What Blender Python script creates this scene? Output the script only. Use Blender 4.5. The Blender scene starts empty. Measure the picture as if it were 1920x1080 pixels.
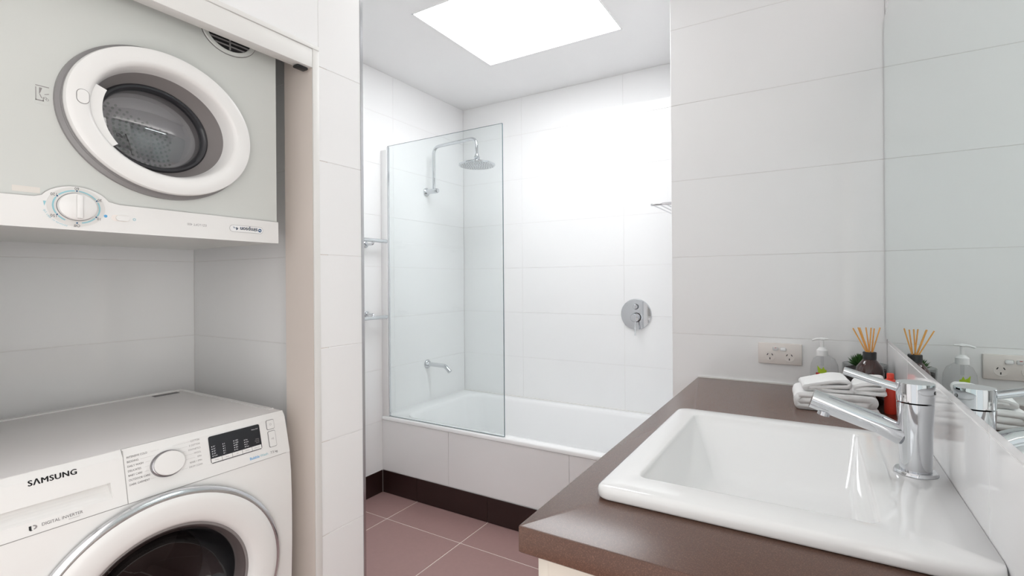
import bpy, bmesh, math, random
from mathutils import Matrix, Vector, noise

# ------------------------------------------------------------------ camera, world, light, exposure
scene = bpy.context.scene
COL = scene.collection
random.seed(4)

cam_d = bpy.data.cameras.new('camera')
cam = bpy.data.objects.new('camera', cam_d)
COL.objects.link(cam)
scene.camera = cam
cam_d.sensor_width = 36.0
cam_d.lens = 936.71 * 36.0 / 1920.0
cam_d.shift_y = -12.43 / 1920.0
cam_d.clip_start = 0.02
cam.matrix_world = (Matrix.Translation((0, 0, 1.2262)) @ Matrix.Rotation(math.radians(31.33), 4, 'Z')
                    @ Matrix.Rotation(math.radians(90), 4, 'X') @ Matrix.Rotation(math.radians(-0.416), 4, 'Z'))

world = bpy.data.worlds.new('world')
scene.world = world
world.use_nodes = True
world.node_tree.nodes['Background'].inputs[0].default_value = (0.85, 0.92, 1.0, 1)
world.node_tree.nodes['Background'].inputs[1].default_value = 1.0

SKYLIGHT_STRENGTH = 9.6
REAR_FILL_STRENGTH = 1.05
ENTRY_FILL_STRENGTH = 3.0
MIRROR_FILL_STRENGTH = 9.0
DOWNLIGHT_STRENGTH = 7.0
scene.view_settings.view_transform = 'Standard'
scene.view_settings.look = 'None'
scene.view_settings.gamma = 1.0
scene.view_settings.use_curve_mapping = False
scene.view_settings.exposure = 0.0

# ------------------------------------------------------------------ materials
def srgb(r, g, b):
    f = lambda c: (c / 255 / 12.92) if c / 255 <= 0.04045 else ((c / 255 + 0.055) / 1.055) ** 2.4
    return (f(r), f(g), f(b), 1)

def mat(name, col, rough=0.4, metal=0.0, spec=0.5, var=0.0, vscale=8.0, bump=0.0, bscale=200.0, coat=0.0,
        coat_rough=0.05, speck=None, emit=0.0, sheen=0.0):
    m = bpy.data.materials.new(name)
    m.use_nodes = True
    nt = m.node_tree
    p = nt.nodes['Principled BSDF']
    p.inputs['Base Color'].default_value = col
    p.inputs['Roughness'].default_value = rough
    p.inputs['Metallic'].default_value = metal
    p.inputs['Specular IOR Level'].default_value = spec
    p.inputs['Coat Weight'].default_value = coat
    p.inputs['Coat Roughness'].default_value = coat_rough
    if sheen:
        p.inputs['Sheen Weight'].default_value = sheen
    tc = nt.nodes.new('ShaderNodeTexCoord')
    if var or speck:
        n = nt.nodes.new('ShaderNodeTexNoise')
        n.inputs['Scale'].default_value = vscale
        n.inputs['Detail'].default_value = 4
        nt.links.new(tc.outputs['Object'], n.inputs['Vector'])
        ramp = nt.nodes.new('ShaderNodeMix')
        ramp.data_type = 'RGBA'
        k1 = 1 - var
        ramp.inputs['A'].default_value = (col[0] * k1, col[1] * k1, col[2] * k1, 1)
        ramp.inputs['B'].default_value = (min(1, col[0] * (1 + var)), min(1, col[1] * (1 + var)), min(1, col[2] * (1 + var)), 1)
        nt.links.new(n.outputs['Fac'], ramp.inputs['Factor'])
        out = ramp.outputs['Result']
        if speck:
            v = nt.nodes.new('ShaderNodeTexNoise')
            v.inputs['Scale'].default_value = speck[0]
            v.inputs['Detail'].default_value = 2
            nt.links.new(tc.outputs['Object'], v.inputs['Vector'])
            mr = nt.nodes.new('ShaderNodeMapRange')
            mr.inputs['From Min'].default_value = 0.52
            mr.inputs['From Max'].default_value = 0.72
            nt.links.new(v.outputs['Fac'], mr.inputs['Value'])
            mx = nt.nodes.new('ShaderNodeMix')
            mx.data_type = 'RGBA'
            nt.links.new(mr.outputs['Result'], mx.inputs['Factor'])
            nt.links.new(out, mx.inputs['A'])
            mx.inputs['B'].default_value = speck[1]
            out = mx.outputs['Result']
        nt.links.new(out, p.inputs['Base Color'])
    if bump:
        n = nt.nodes.new('ShaderNodeTexNoise')
        n.inputs['Scale'].default_value = bscale
        n.inputs['Detail'].default_value = 3
        nt.links.new(tc.outputs['Object'], n.inputs['Vector'])
        b = nt.nodes.new('ShaderNodeBump')
        b.inputs['Strength'].default_value = bump
        b.inputs['Distance'].default_value = 0.002
        nt.links.new(n.outputs['Fac'], b.inputs['Height'])
        nt.links.new(b.outputs['Normal'], p.inputs['Normal'])
    if emit:
        p.inputs['Emission Color'].default_value = col
        p.inputs['Emission Strength'].default_value = emit
    return m

def glass_mat(name, tint, gloss=0.08, rough=0.0):
    """thin clear sheet: tinted transparency with a fresnel reflection"""
    m = bpy.data.materials.new(name)
    m.use_nodes = True
    nt = m.node_tree
    nt.nodes.clear()
    o = nt.nodes.new('ShaderNodeOutputMaterial')
    t = nt.nodes.new('ShaderNodeBsdfTransparent')
    t.inputs['Color'].default_value = (*tint, 1)
    g = nt.nodes.new('ShaderNodeBsdfGlossy')
    g.inputs['Roughness'].default_value = rough
    f = nt.nodes.new('ShaderNodeLayerWeight')
    f.inputs['Blend'].default_value = 0.5
    pw = nt.nodes.new('ShaderNodeMath')
    pw.operation = 'POWER'
    pw.inputs[1].default_value = 5.0
    nt.links.new(f.outputs['Facing'], pw.inputs[0])
    ad = nt.nodes.new('ShaderNodeMath')
    ad.operation = 'MULTIPLY_ADD'
    ad.use_clamp = True
    ad.inputs[1].default_value = 0.9
    ad.inputs[2].default_value = gloss
    nt.links.new(pw.outputs['Value'], ad.inputs[0])
    mx = nt.nodes.new('ShaderNodeMixShader')
    nt.links.new(ad.outputs['Value'], mx.inputs['Fac'])
    nt.links.new(t.outputs['BSDF'], mx.inputs[1])
    nt.links.new(g.outputs['BSDF'], mx.inputs[2])
    nt.links.new(mx.outputs['Shader'], o.inputs['Surface'])
    return m

def emit_mat(name, col, strength):
    m = bpy.data.materials.new(name)
    m.use_nodes = True
    nt = m.node_tree
    nt.nodes.clear()
    o = nt.nodes.new('ShaderNodeOutputMaterial')
    e = nt.nodes.new('ShaderNodeEmission')
    e.inputs['Color'].default_value = (*col, 1)
    e.inputs['Strength'].default_value = strength
    nt.links.new(e.outputs['Emission'], o.inputs['Surface'])
    return m

M = {}
M['tile'] = mat('white_gloss_tile', (0.93, 0.93, 0.93, 1), rough=0.06, spec=0.5, var=0.012, vscale=3)
M['grout'] = mat('pale_grout', (0.85, 0.84, 0.83, 1), rough=0.8, var=0.03)
M['paint'] = mat('ceiling_paint', (0.94, 0.94, 0.94, 1), rough=0.7, var=0.01)
M['floor_tile'] = mat('mauve_floor_tile', srgb(164, 131, 128), rough=0.45, var=0.06, vscale=60, bump=0.05)
M['floor_grout'] = mat('floor_grout', srgb(240, 232, 226), rough=0.8)
M['skirt_tile'] = mat('dark_skirting_tile', srgb(46, 27, 25), rough=0.35, var=0.05, vscale=30)
M['chrome'] = mat('chrome', (0.66, 0.67, 0.69, 1), rough=0.04, metal=1.0)
M['chrome_soft'] = mat('satin_chrome', (0.62, 0.63, 0.65, 1), rough=0.16, metal=1.0)
M['ceramic'] = mat('white_ceramic', (0.90, 0.90, 0.895, 1), rough=0.07, coat=0.4)
M['acrylic'] = mat('bath_acrylic', (0.94, 0.94, 0.94, 1), rough=0.10)
M['stone'] = mat('brown_engineered_stone', srgb(88, 61, 49), rough=0.5, spec=0.05, coat=1.0, coat_rough=0.24, var=0.05, vscale=300, speck=(900.0, srgb(120, 86, 71)))
M['laminate'] = mat('cream_laminate', srgb(214, 206, 194), rough=0.4, var=0.01)
M['mirror'] = mat('mirror_silver', (0.83, 0.905, 0.89, 1), rough=0.0, metal=1.0)
M['mirror_edge'] = mat('mirror_edge', srgb(84, 88, 90), rough=0.3)
M['glass'] = glass_mat('screen_glass', (0.955, 0.975, 0.975), gloss=0.03)
M['glass_edge'] = mat('glass_edge', srgb(88, 108, 116), rough=0.15)
M['frame_paint'] = mat('door_frame_paint', srgb(232, 231, 228), rough=0.45, var=0.01)
M['jamb_paint'] = mat('jamb_board', srgb(226, 216, 208), rough=0.5, var=0.01)
M['black'] = mat('black_plastic', (0.012, 0.012, 0.013, 1), rough=0.4)
M['dryer_body'] = mat('dryer_enamel', srgb(212, 214, 210), rough=0.35, var=0.01)
M['app_white'] = mat('appliance_white', srgb(236, 235, 233), rough=0.25, var=0.005)
M['app_top'] = mat('washer_top_laminate', srgb(243, 240, 239), rough=0.28, var=0.01)
M['gasket'] = mat('grey_gasket', srgb(140, 138, 138), rough=0.35)
M['silver'] = mat('silver_ring', (0.70, 0.71, 0.73, 1), rough=0.15, metal=0.9)
M['silver_dark'] = mat('dark_chrome_ring', (0.34, 0.33, 0.34, 1), rough=0.2, metal=0.9)
M['dark_rubber'] = mat('dark_rubber', (0.028, 0.028, 0.032, 1), rough=0.3)
M['smoke_cone'] = mat('smoky_door_cone', srgb(138, 133, 132), rough=0.25)
M['drum'] = mat('drum_grey', srgb(128, 124, 126), rough=0.35, metal=0.2)
M['drum_dark'] = mat('washer_drum_steel', (0.10, 0.085, 0.08, 1), rough=0.25, metal=0.8, var=0.2, vscale=14)
M['hole'] = mat('drum_hole', (0.03, 0.03, 0.032, 1), rough=0.6)
M['door_glass'] = glass_mat('dryer_door_glass', (0.80, 0.80, 0.82), gloss=0.20)
M['washer_glass'] = glass_mat('washer_door_glass', (0.62, 0.60, 0.60), gloss=0.05)
M['screen'] = mat('display_black', (0.02, 0.02, 0.024, 1), rough=0.12)
M['ink'] = mat('black_ink', (0.01, 0.01, 0.012, 1), rough=0.5)
M['ink_grey'] = mat('grey_ink', srgb(150, 146, 146), rough=0.5)
M['ink_dark'] = mat('dark_grey_ink', srgb(92, 88, 90), rough=0.5)
M['ink_white'] = mat('white_ink', srgb(225, 225, 228), rough=0.5)
M['ink_blue'] = mat('blue_ink', srgb(30, 84, 128), rough=0.5)
M['ink_sky'] = mat('sky_ink', srgb(96, 170, 220), rough=0.5)
M['ink_teal'] = mat('teal_ink', srgb(150, 200, 210), rough=0.5)
M['seam'] = mat('panel_seam', srgb(172, 170, 168), rough=0.6)
M['sticker'] = mat('cream_sticker', srgb(226, 221, 214), rough=0.5)
M['beige_plastic'] = mat('beige_plastic', srgb(238, 231, 226), rough=0.35)
M['dial_grey'] = mat('dial_grey', srgb(222, 220, 217), rough=0.4)
M['white_plastic'] = mat('white_plastic', srgb(240, 240, 240), rough=0.3)
M['clear_plastic'] = glass_mat('clear_plastic', (0.93, 0.935, 0.94), gloss=0.02)
M['amber'] = mat('amber_glass', srgb(52, 20, 14), rough=0.04, coat=0.5)
M['reed'] = mat('rattan_reed', srgb(238, 176, 96), rough=0.7, var=0.12, vscale=40)
M['jar'] = glass_mat('jar_glass', (0.86, 0.87, 0.87), gloss=0.03)
M['leaf'] = mat('succulent_leaf', srgb(58, 96, 44), rough=0.45, var=0.5, vscale=60)
M['soil'] = mat('dark_pebbles', srgb(46, 40, 38), rough=0.9, var=0.4, vscale=120)
M['towel'] = mat('white_terry', (0.95, 0.945, 0.94, 1), rough=0.95, bump=0.35, bscale=900, sheen=0.3)
M['red'] = mat('red_plastic', srgb(222, 66, 46), rough=0.3)
M['lime'] = mat('lime_print', srgb(176, 206, 40), rough=0.5)
M['logo_red'] = mat('red_print', srgb(196, 40, 38), rough=0.5)
M['skylight'] = emit_mat('skylight_diffuser', (0.955, 0.978, 1.0), SKYLIGHT_STRENGTH)
M['rear_fill'] = emit_mat('rear_fill_glow', (0.96, 0.98, 1.0), REAR_FILL_STRENGTH)
M['entry_fill'] = emit_mat('entry_fill_glow', (1.0, 0.98, 0.955), ENTRY_FILL_STRENGTH)
M['mirror_fill'] = emit_mat('mirror_fill_glow', (1.0, 0.975, 0.94), MIRROR_FILL_STRENGTH)
M['lamp'] = emit_mat('downlight_lens', (1.0, 0.985, 0.96), DOWNLIGHT_STRENGTH)
M['sealant'] = mat('white_sealant', srgb(240, 238, 236), rough=0.4)

# ------------------------------------------------------------------ geometry helpers
def link(name, me, m, parent=None, smooth=False, offset=True):
    o = bpy.data.objects.new(name, me)
    COL.objects.link(o)
    ms = m if isinstance(m, (list, tuple)) else [m]
    if not me.materials:
        for k in ms:
            me.materials.append(M[k] if isinstance(k, str) else k)
    if smooth:
        me.polygons.foreach_set('use_smooth', [True] * len(me.polygons))
    if parent is not None:
        o.parent = parent
        if offset:
            w = Vector(parent.location)
            pp = parent.parent
            while pp is not None:
                w += Vector(pp.location)
                pp = pp.parent
            me.transform(Matrix.Translation(-w))
    return o

def pydata(name, vs, fs, m, parent=None, smooth=False, recalc=True):
    me = bpy.data.meshes.new(name)
    me.from_pydata([tuple(v) for v in vs], [], fs)
    if recalc:
        bm = bmesh.new()
        bm.from_mesh(me)
        bmesh.ops.recalc_face_normals(bm, faces=bm.faces)
        bm.to_mesh(me)
        bm.free()
    me.update()
    return link(name, me, m, parent, smooth)

def frombm(name, bm, m, parent=None, smooth=False, auto=None):
    me = bpy.data.meshes.new(name)
    bmesh.ops.recalc_face_normals(bm, faces=bm.faces)
    bm.to_mesh(me)
    bm.free()
    o = link(name, me, m, parent, smooth or bool(auto))
    if auto:
        me.set_sharp_from_angle(angle=math.radians(auto))
    return o

def add_box(bm, lo, hi, bev=0.0, seg=2, rot=None):
    r = bmesh.ops.create_cube(bm, size=1)
    vs = r['verts']
    c = [(lo[i] + hi[i]) / 2 for i in range(3)]
    s = [abs(hi[i] - lo[i]) for i in range(3)]
    for v in vs:
        v.co = Vector((v.co.x * s[0], v.co.y * s[1], v.co.z * s[2]))
    if bev:
        es = list({e for v in vs for e in v.link_edges})
        g = bmesh.ops.bevel(bm, geom=es, offset=bev, segments=seg, affect='EDGES', profile=0.5)
        vs = list({v for f in g['faces'] for v in f.verts} | {v for v in vs if v.is_valid})
    mt = Matrix.Translation(c)
    if rot is not None:
        mt = mt @ rot
    for v in vs:
        v.co = mt @ v.co
    return vs

def box(name, lo, hi, m, parent=None, bev=0.0, seg=2, rot=None):
    bm = bmesh.new()
    add_box(bm, lo, hi, bev, seg, rot)
    return frombm(name, bm, m, parent, auto=35 if bev else None)

def boxes(name, lst, m, parent=None):
    bm = bmesh.new()
    for lo, hi in lst:
        add_box(bm, lo, hi)
    return frombm(name, bm, m, parent)

def frame_from(z):
    z = Vector(z).normalized()
    a = Vector((0, 0, 1)) if abs(z.z) < 0.9 else Vector((1, 0, 0))
    x = a.cross(z).normalized()
    return x, z.cross(x), z

def lathe(name, prof, origin, axis, m, parent=None, seg=48, sx=1.0, sy=1.0, auto=40, closed_ends=True, refx=None):
    """prof: (r, h) pairs along axis"""
    x, y, z = frame_from(axis)
    if refx is not None:
        x = Vector(refx).normalized()
        y = z.cross(x)
    o = Vector(origin)
    vs, fs = [], []
    for r, h in prof:
        for i in range(seg):
            t = 2 * math.pi * i / seg
            vs.append(o + z * h + x * (r * sx * math.cos(t)) + y * (r * sy * math.sin(t)))
    n = len(prof)
    for j in range(n - 1):
        for i in range(seg):
            k = (i + 1) % seg
            fs.append((j * seg + i, j * seg + k, (j + 1) * seg + k, (j + 1) * seg + i))
    if closed_ends:
        if prof[0][0] > 1e-6:
            fs.append(tuple(range(seg))[::-1])
        if prof[-1][0] > 1e-6:
            fs.append(tuple((n - 1) * seg + i for i in range(seg)))
    ob = pydata(name, vs, fs, m, parent, True)
    bm = bmesh.new()
    bm.from_mesh(ob.data)
    bmesh.ops.remove_doubles(bm, verts=bm.verts, dist=1e-6)
    bmesh.ops.recalc_face_normals(bm, faces=bm.faces)
    bm.to_mesh(ob.data)
    bm.free()
    ob.data.set_sharp_from_angle(angle=math.radians(auto))
    return ob

def smooth_path(pts, r, n=6):
    """round the corners of a polyline with radius r"""
    P = [Vector(p) for p in pts]
    out = [P[0]]
    for i in range(1, len(P) - 1):
        a, b, c = P[i - 1], P[i], P[i + 1]
        u, v = (a - b).normalized(), (c - b).normalized()
        d = min(r, (a - b).length * 0.49, (c - b).length * 0.49)
        s, e = b + u * d, b + v * d
        for k in range(n + 1):
            t = k / n
            out.append(s * (1 - t) ** 2 + b * 2 * t * (1 - t) + e * t ** 2)
    out.append(P[-1])
    return out

def tube(name, pts, r, m, parent=None, seg=16, auto=50, radii=None):
    P = [Vector(p) for p in pts]
    vs, fs = [], []
    up = None
    for i, p in enumerate(P):
        d = (P[min(i + 1, len(P) - 1)] - P[max(i - 1, 0)]).normalized()
        if up is None:
            x, y, _ = frame_from(d)
        else:
            x = (up - d * up.dot(d)).normalized()
            y = d.cross(x)
        up = x
        rr = radii[i] if radii else r
        for k in range(seg):
            t = 2 * math.pi * k / seg
            vs.append(p + x * rr * math.cos(t) + y * rr * math.sin(t))
    for i in range(len(P) - 1):
        for k in range(seg):
            q = (k + 1) % seg
            fs.append((i * seg + k, i * seg + q, (i + 1) * seg + q, (i + 1) * seg + k))
    fs.append(tuple(range(seg))[::-1])
    fs.append(tuple((len(P) - 1) * seg + k for k in range(seg)))
    ob = pydata(name, vs, fs, m, parent, True)
    ob.data.set_sharp_from_angle(angle=math.radians(auto))
    return ob

def rrect(x0, x1, y0, y1, r, z, n=6):
    pts = []
    for cx, cy, a0 in ((x1 - r, y1 - r, 0), (x0 + r, y1 - r, 90), (x0 + r, y0 + r, 180), (x1 - r, y0 + r, 270)):
        for k in range(n + 1):
            a = math.radians(a0 + 90 * k / n)
            pts.append((cx + r * math.cos(a), cy + r * math.sin(a), z))
    return pts

def loft(name, rings, m, parent=None, cap0=False, cap1=False, wrap=False, auto=40):
    n = len(rings[0])
    vs = [p for r in rings for p in r]
    fs = []
    R = len(rings)
    for j in range(R if wrap else R - 1):
        a, b = j * n, ((j + 1) % R) * n
        for i in range(n):
            k = (i + 1) % n
            fs.append((a + i, a + k, b + k, b + i))
    if cap0:
        fs.append(tuple(range(n))[::-1])
    if cap1:
        fs.append(tuple((R - 1) * n + i for i in range(n)))
    ob = pydata(name, vs, fs, m, parent, True)
    ob.data.set_sharp_from_angle(angle=math.radians(auto))
    return ob

def polyprism(name, pts2, to3, depth, m, parent=None):
    """flat outline pts2 mapped by to3(u,v,w), w 0..depth"""
    n = len(pts2)
    vs = [to3(u, v, 0) for u, v in pts2] + [to3(u, v, depth) for u, v in pts2]
    fs = [tuple(range(n))[::-1], tuple(range(n, 2 * n))]
    for i in range(n):
        k = (i + 1) % n
        fs.append((i, k, n + k, n + i))
    return pydata(name, vs, fs, m, parent)

def rr2(u0, u1, v0, v1, r, n=5):
    return [(p[0], p[1]) for p in rrect(u0, u1, v0, v1, r, 0, n)]

def empty(name, loc, label, cat, group=None, kind=None):
    o = bpy.data.objects.new(name, None)
    o.empty_display_size = 0.05
    COL.objects.link(o)
    o.location = loc
    return tag(o, label, cat, group, kind)

def tag(o, label=None, cat=None, group=None, kind=None):
    if label:
        o['label'] = label
    if cat:
        o['category'] = cat
    if group:
        o['group'] = group
    if kind:
        o['kind'] = kind
    return o

def struct(o, label, cat):
    return tag(o, label, cat, kind='structure')

def basis(right, up, org):
    r, u = Vector(right).normalized(), Vector(up).normalized()
    n = r.cross(u)
    return Matrix(((r.x, u.x, n.x, org[0]), (r.y, u.y, n.y, org[1]), (r.z, u.z, n.z, org[2]), (0, 0, 0, 1)))

def text(body, size, mtx, m, parent, align='LEFT', bold=0.0, sx=1.0, space=1.0, name='lettering', fat=0.0):
    cu = bpy.data.curves.new(name, 'FONT')
    cu.body = body
    cu.size = size
    cu.align_x = align
    cu.align_y = 'CENTER'
    cu.offset = bold
    cu.space_character = space
    cu.resolution_u = 3
    tmp = bpy.data.objects.new('tmp', cu)
    me = bpy.data.meshes.new_from_object(tmp)
    bpy.data.objects.remove(tmp)
    bpy.data.curves.remove(cu)
    if fat:
        bm = bmesh.new()
        for dx, dy in ((-fat, 0), (fat, 0), (0, -fat * 0.5), (0, fat * 0.5)):
            n0 = len(bm.verts)
            bm.from_mesh(me)
            bm.verts.ensure_lookup_table()
            for v in bm.verts[n0:]:
                v.co.x += dx
                v.co.y += dy
        bm.to_mesh(me)
        bm.free()
    me.materials.clear()
    me.materials.append(M[m])
    o = bpy.data.objects.new(name, me)
    COL.objects.link(o)
    o.parent = parent
    w = Vector(parent.location)
    if parent.parent:
        w += Vector(parent.parent.location)
    o.matrix_local = Matrix.Translation(-w) @ mtx @ Matrix.Diagonal((sx, 1, 1, 1))
    return o

# ------------------------------------------------------------------ tiles
_tile_cache = {}
def tile_mesh(du, dv, th, b, m):
    key = (round(du, 4), round(dv, 4), th, b, m)
    if key not in _tile_cache:
        vs = []
        for (s, d) in ((0, 0), (0, th - b), (b, th)):
            vs += [(-du / 2 + s, -dv / 2 + s, d), (du / 2 - s, -dv / 2 + s, d), (du / 2 - s, dv / 2 - s, d), (-du / 2 + s, dv / 2 - s, d)]
        fs = [(3, 2, 1, 0), (8, 9, 10, 11)]
        for j in (0, 4):
            for i in range(4):
                k = (i + 1) % 4
                fs.append((j + i, j + k, j + 4 + k, j + 4 + i))
        me = bpy.data.meshes.new('tile')
        me.from_pydata(vs, [], fs)
        me.update()
        me.materials.append(M[m])
        _tile_cache[key] = me
    return _tile_cache[key]

def tiles(parent, right, up, org, us, vs, m='tile', th=0.007, gap=0.0021, b=0.0006, skip=None):
    """tile field on the plane through org (tile faces lie in that plane), normal right x up"""
    B = basis(right, up, (0, 0, 0))
    n = Vector(right).cross(Vector(up)).normalized()
    for i in range(len(us) - 1):
        for j in range(len(vs) - 1):
            du, dv = us[i + 1] - us[i] - gap, vs[j + 1] - vs[j] - gap
            if du < 0.006 or dv < 0.006:
                continue
            cu, cv = (us[i] + us[i + 1]) / 2, (vs[j] + vs[j + 1]) / 2
            if skip and skip(us[i], us[i + 1], vs[j], vs[j + 1]):
                continue
            o = bpy.data.objects.new('tile', tile_mesh(du, dv, th, b, m))
            COL.objects.link(o)
            o.parent = parent
            p = Vector(org) + Vector(right) * cu + Vector(up) * cv - n * th
            q = parent
            while q is not None:
                p -= Vector(q.location)
                q = q.parent
            o.matrix_local = Matrix.Translation(p) @ B

ZC = 2.4676
def zs(z0, z1):
    c = [1.3162 + 0.3 * k for k in range(-5, 5)]
    return [z0] + [z for z in c if z0 + 0.01 < z < z1 - 0.01] + [z1]

XL, XB, YB, XM, YS, YBF, XR = -1.35, -2.18, 2.9145, 0.197, 2.0269, 2.107, -0.49
e = 0.0014

# ------------------------------------------------------------------ room shell
fl = struct(box('floor', (-2.32, -1.35, -0.08), (0.34, 3.06, -e), 'floor_grout'),
            'mauve brown square floor tiles with pale grout lines', 'floor')
xs = [XB] + [-1.9101 + 0.475 * k for k in range(0, 5)] + [XM]
xs = [x for x in xs if x <= XM]
ys = [-1.2] + [1.8723 - 0.475 * k for k in range(6, -1, -1)] + [YBF]
tiles(fl, (1, 0, 0), (0, 1, 0), (0, 0, 0), xs, [y for y in ys if y >= -1.2], 'floor_tile', gap=0.0045)

SKX0, SKX1, SKY0, SKY1 = -1.592, -0.808, 1.737, 2.392
cl = struct(boxes('ceiling', [((-2.32, -1.35, ZC), (SKX0, 3.06, ZC + 0.1)), ((SKX1, -1.35, ZC), (0.34, 3.06, ZC + 0.1)),
                              ((SKX0, -1.35, ZC), (SKX1, SKY0, ZC + 0.1)), ((SKX0, SKY1, ZC), (SKX1, 3.06, ZC + 0.1))], 'paint'),
            'flat white painted ceiling around the square skylight', 'ceiling')

w = struct(box('wall_back', (-2.32, YB + e, 0), (XR + e, 3.06, ZC), 'grout'), 'glossy white tiled wall behind the bathtub', 'wall')
tiles(w, (1, 0, 0), (0, 0, 1), (0, YB, 0), [XB, -1.69, -0.985, XR], zs(0.4162, ZC))

w = struct(box('wall_bath_left', (-2.32, 1.2145, 0), (XB - e, YB, ZC), 'grout'), 'white tiled wall carrying the shower arm and towel rails', 'wall')
tiles(w, (0, 1, 0), (0, 0, 1), (XB, 0, 0), [1.213, 1.505, 2.21, YB], zs(0.1162, ZC))

w = struct(box('wall_partition', (XR + e, YS + e, 0), (0.34, 3.06, ZC), 'grout'), 'pale tiled wall with the power outlet above the vanity', 'wall')
tiles(w, (1, 0, 0), (0, 0, 1), (0, YS, 0), [XR, XM], zs(0.0, ZC))
tiles(w, (0, -1, 0), (0, 0, 1), (XR, 0, 0), [-YB, -YB + 0.705, -YS], zs(0.4162, ZC))

ED = (-1.10, 0.36, 2.10)
w = struct(boxes('wall_right', [((XM + e, ED[1], 0), (0.34, YS + e, ZC)), ((XM + e, -1.35, 0), (0.34, ED[0], ZC)), ((XM + e, ED[0], ED[2]), (0.34, ED[1], ZC))], 'grout'), 'white tiled wall behind the mirror and basin', 'wall')
tiles(w, (0, -1, 0), (0, 0, 1), (XM, 0, 0), [-YS, -1.61, -0.905, -ED[1]], zs(0.0, ZC))
tiles(w, (0, -1, 0), (0, 0, 1), (XM, 0, 0), [-ED[1], 0.505, -ED[0]], zs(ED[2], ZC))
tiles(w, (0, -1, 0), (0, 0, 1), (XM, 0, 0), [-ED[0], 1.2], zs(0.0, ZC))
dr1 = struct(box('fill_door_1', (XM + 0.075, ED[0] + 0.0405, 0.0005), (XM + 0.085, ED[1] - 0.0405, ED[2] - 0.0405), 'entry_fill'), 'added glowing door panel beside the camera as fill light', 'door')  # unseen glowing door, added to throw fill light into the laundry
boxes('fill_door_frame', [((XM + 0.003, ED[0], 0), (XM + 0.1, ED[0] + 0.04, ED[2])), ((XM + 0.003, ED[1] - 0.04, 0), (XM + 0.1, ED[1], ED[2])), ((XM + 0.003, ED[0] + 0.04, ED[2] - 0.04), (XM + 0.1, ED[1] - 0.04, ED[2]))], 'frame_paint', dr1)
tube('fill_door_handle', smooth_path([(XM + 0.074, 0.24, 1.0), (XM + 0.03, 0.24, 1.0), (XM + 0.03, 0.14, 1.0)], 0.015, 5), 0.009, 'chrome', dr1)

YJ0, YJ1, YP = 1.018, 1.041, 1.213        # jamb reveal, architrave edge, pier end
YLS = 1.073                               # laundry side wall
ZH0, ZH1 = 1.902, 1.975
w = struct(boxes('wall_left', [((XB - e, YLS + e, 0), (XL - e, YP - e, ZC)), ((-1.46, 0.16, ZH1), (XL - e, YLS + e, ZC)),
                               ((-1.46, -1.35, 0), (XL - e, 0.16, ZC))], 'grout'),
           'white tiled wall and pier around the laundry cupboard opening', 'wall')
tiles(w, (0, 1, 0), (0, 0, 1), (XL, 0, 0), [YJ1, YP], zs(0.0, ZC))
tiles(w, (0, 1, 0), (0, 0, 1), (XL, 0, 0), [0.16, YJ1], zs(ZH1 + 0.0005, ZC))
tiles(w, (0, 1, 0), (0, 0, 1), (XL, 0, 0), [-1.2, -0.545, 0.16], zs(0.0, ZC))
tiles(w, (1, 0, 0), (0, 0, 1), (0, YLS, 0), [XB, -1.492], zs(0.0, ZC))
tiles(w, (-1, 0, 0), (0, 0, 1), (0, YP, 0), [-XL + 0.002, -XB - 0.002], zs(0.0, ZC))

w = struct(box('wall_laundry_back', (-2.32, 0.10, 0), (XB - e, 1.213, ZC), 'grout'), 'pale tiled wall behind the washer and dryer', 'wall')
tiles(w, (0, 1, 0), (0, 0, 1), (XB, 0, 0), [0.16, YLS - 0.705, YLS], zs(0.0, ZC))
w = struct(box('wall_laundry_left', (XB - e, 0.10, 0), (-1.461, 0.16, ZC), 'paint'), 'plain side wall of the laundry cupboard', 'wall')

RW = (-1.34, 0.19, 0.02, 2.45)
w = struct(boxes('wall_rear', [((-2.32, -1.45, 0), (RW[0], -1.351, ZC)), ((RW[1], -1.45, 0), (0.34, -1.351, ZC)),
                               ((RW[0], -1.45, 0), (RW[1], -1.351, RW[2])), ((RW[0], -1.45, RW[3]), (RW[1], -1.351, ZC))], 'paint'),
           'narrow white wall edges around the added glowing panel at the near end', 'wall')
win = struct(box('fill_window_2', (RW[0], -1.44, RW[2]), (RW[1], -1.43, RW[3]), 'rear_fill'), 'added full height glowing panel at the near end as fill light', 'window')  # glowing sheet added behind the camera for even fill light
bm = bmesh.new()
t_ = 0.04
for lo, hi in (((RW[0], -1.425, RW[2]), (RW[0] + t_, -1.345, RW[3])), ((RW[1] - t_, -1.425, RW[2]), (RW[1], -1.345, RW[3])),
               ((RW[0] + t_, -1.425, RW[2]), (RW[1] - t_, -1.345, RW[2] + t_)), ((RW[0] + t_, -1.425, RW[3] - t_), (RW[1] - t_, -1.345, RW[3]))):
    add_box(bm, lo, hi)
frombm('fill_window_frame', bm, 'frame_paint', win)

# skylight
sk = struct(box('window_1', (SKX0, SKY0, ZC + 0.012), (SKX1, SKY1, ZC + 0.022), 'skylight'), 'bright square skylight in the ceiling above the bath', 'skylight')
bm = bmesh.new()
for lo, hi in (((SKX0, SKY0, ZC - 0.002), (SKX0 + 0.006, SKY1, ZC + 0.012)), ((SKX1 - 0.006, SKY0, ZC - 0.002), (SKX1, SKY1, ZC + 0.012)),
               ((SKX0, SKY0, ZC - 0.002), (SKX1, SKY0 + 0.006, ZC + 0.012)), ((SKX0, SKY1 - 0.006, ZC - 0.002), (SKX1, SKY1, ZC + 0.012))):
    add_box(bm, lo, hi)
frombm('skylight_frame', bm, 'paint', sk)

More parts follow.
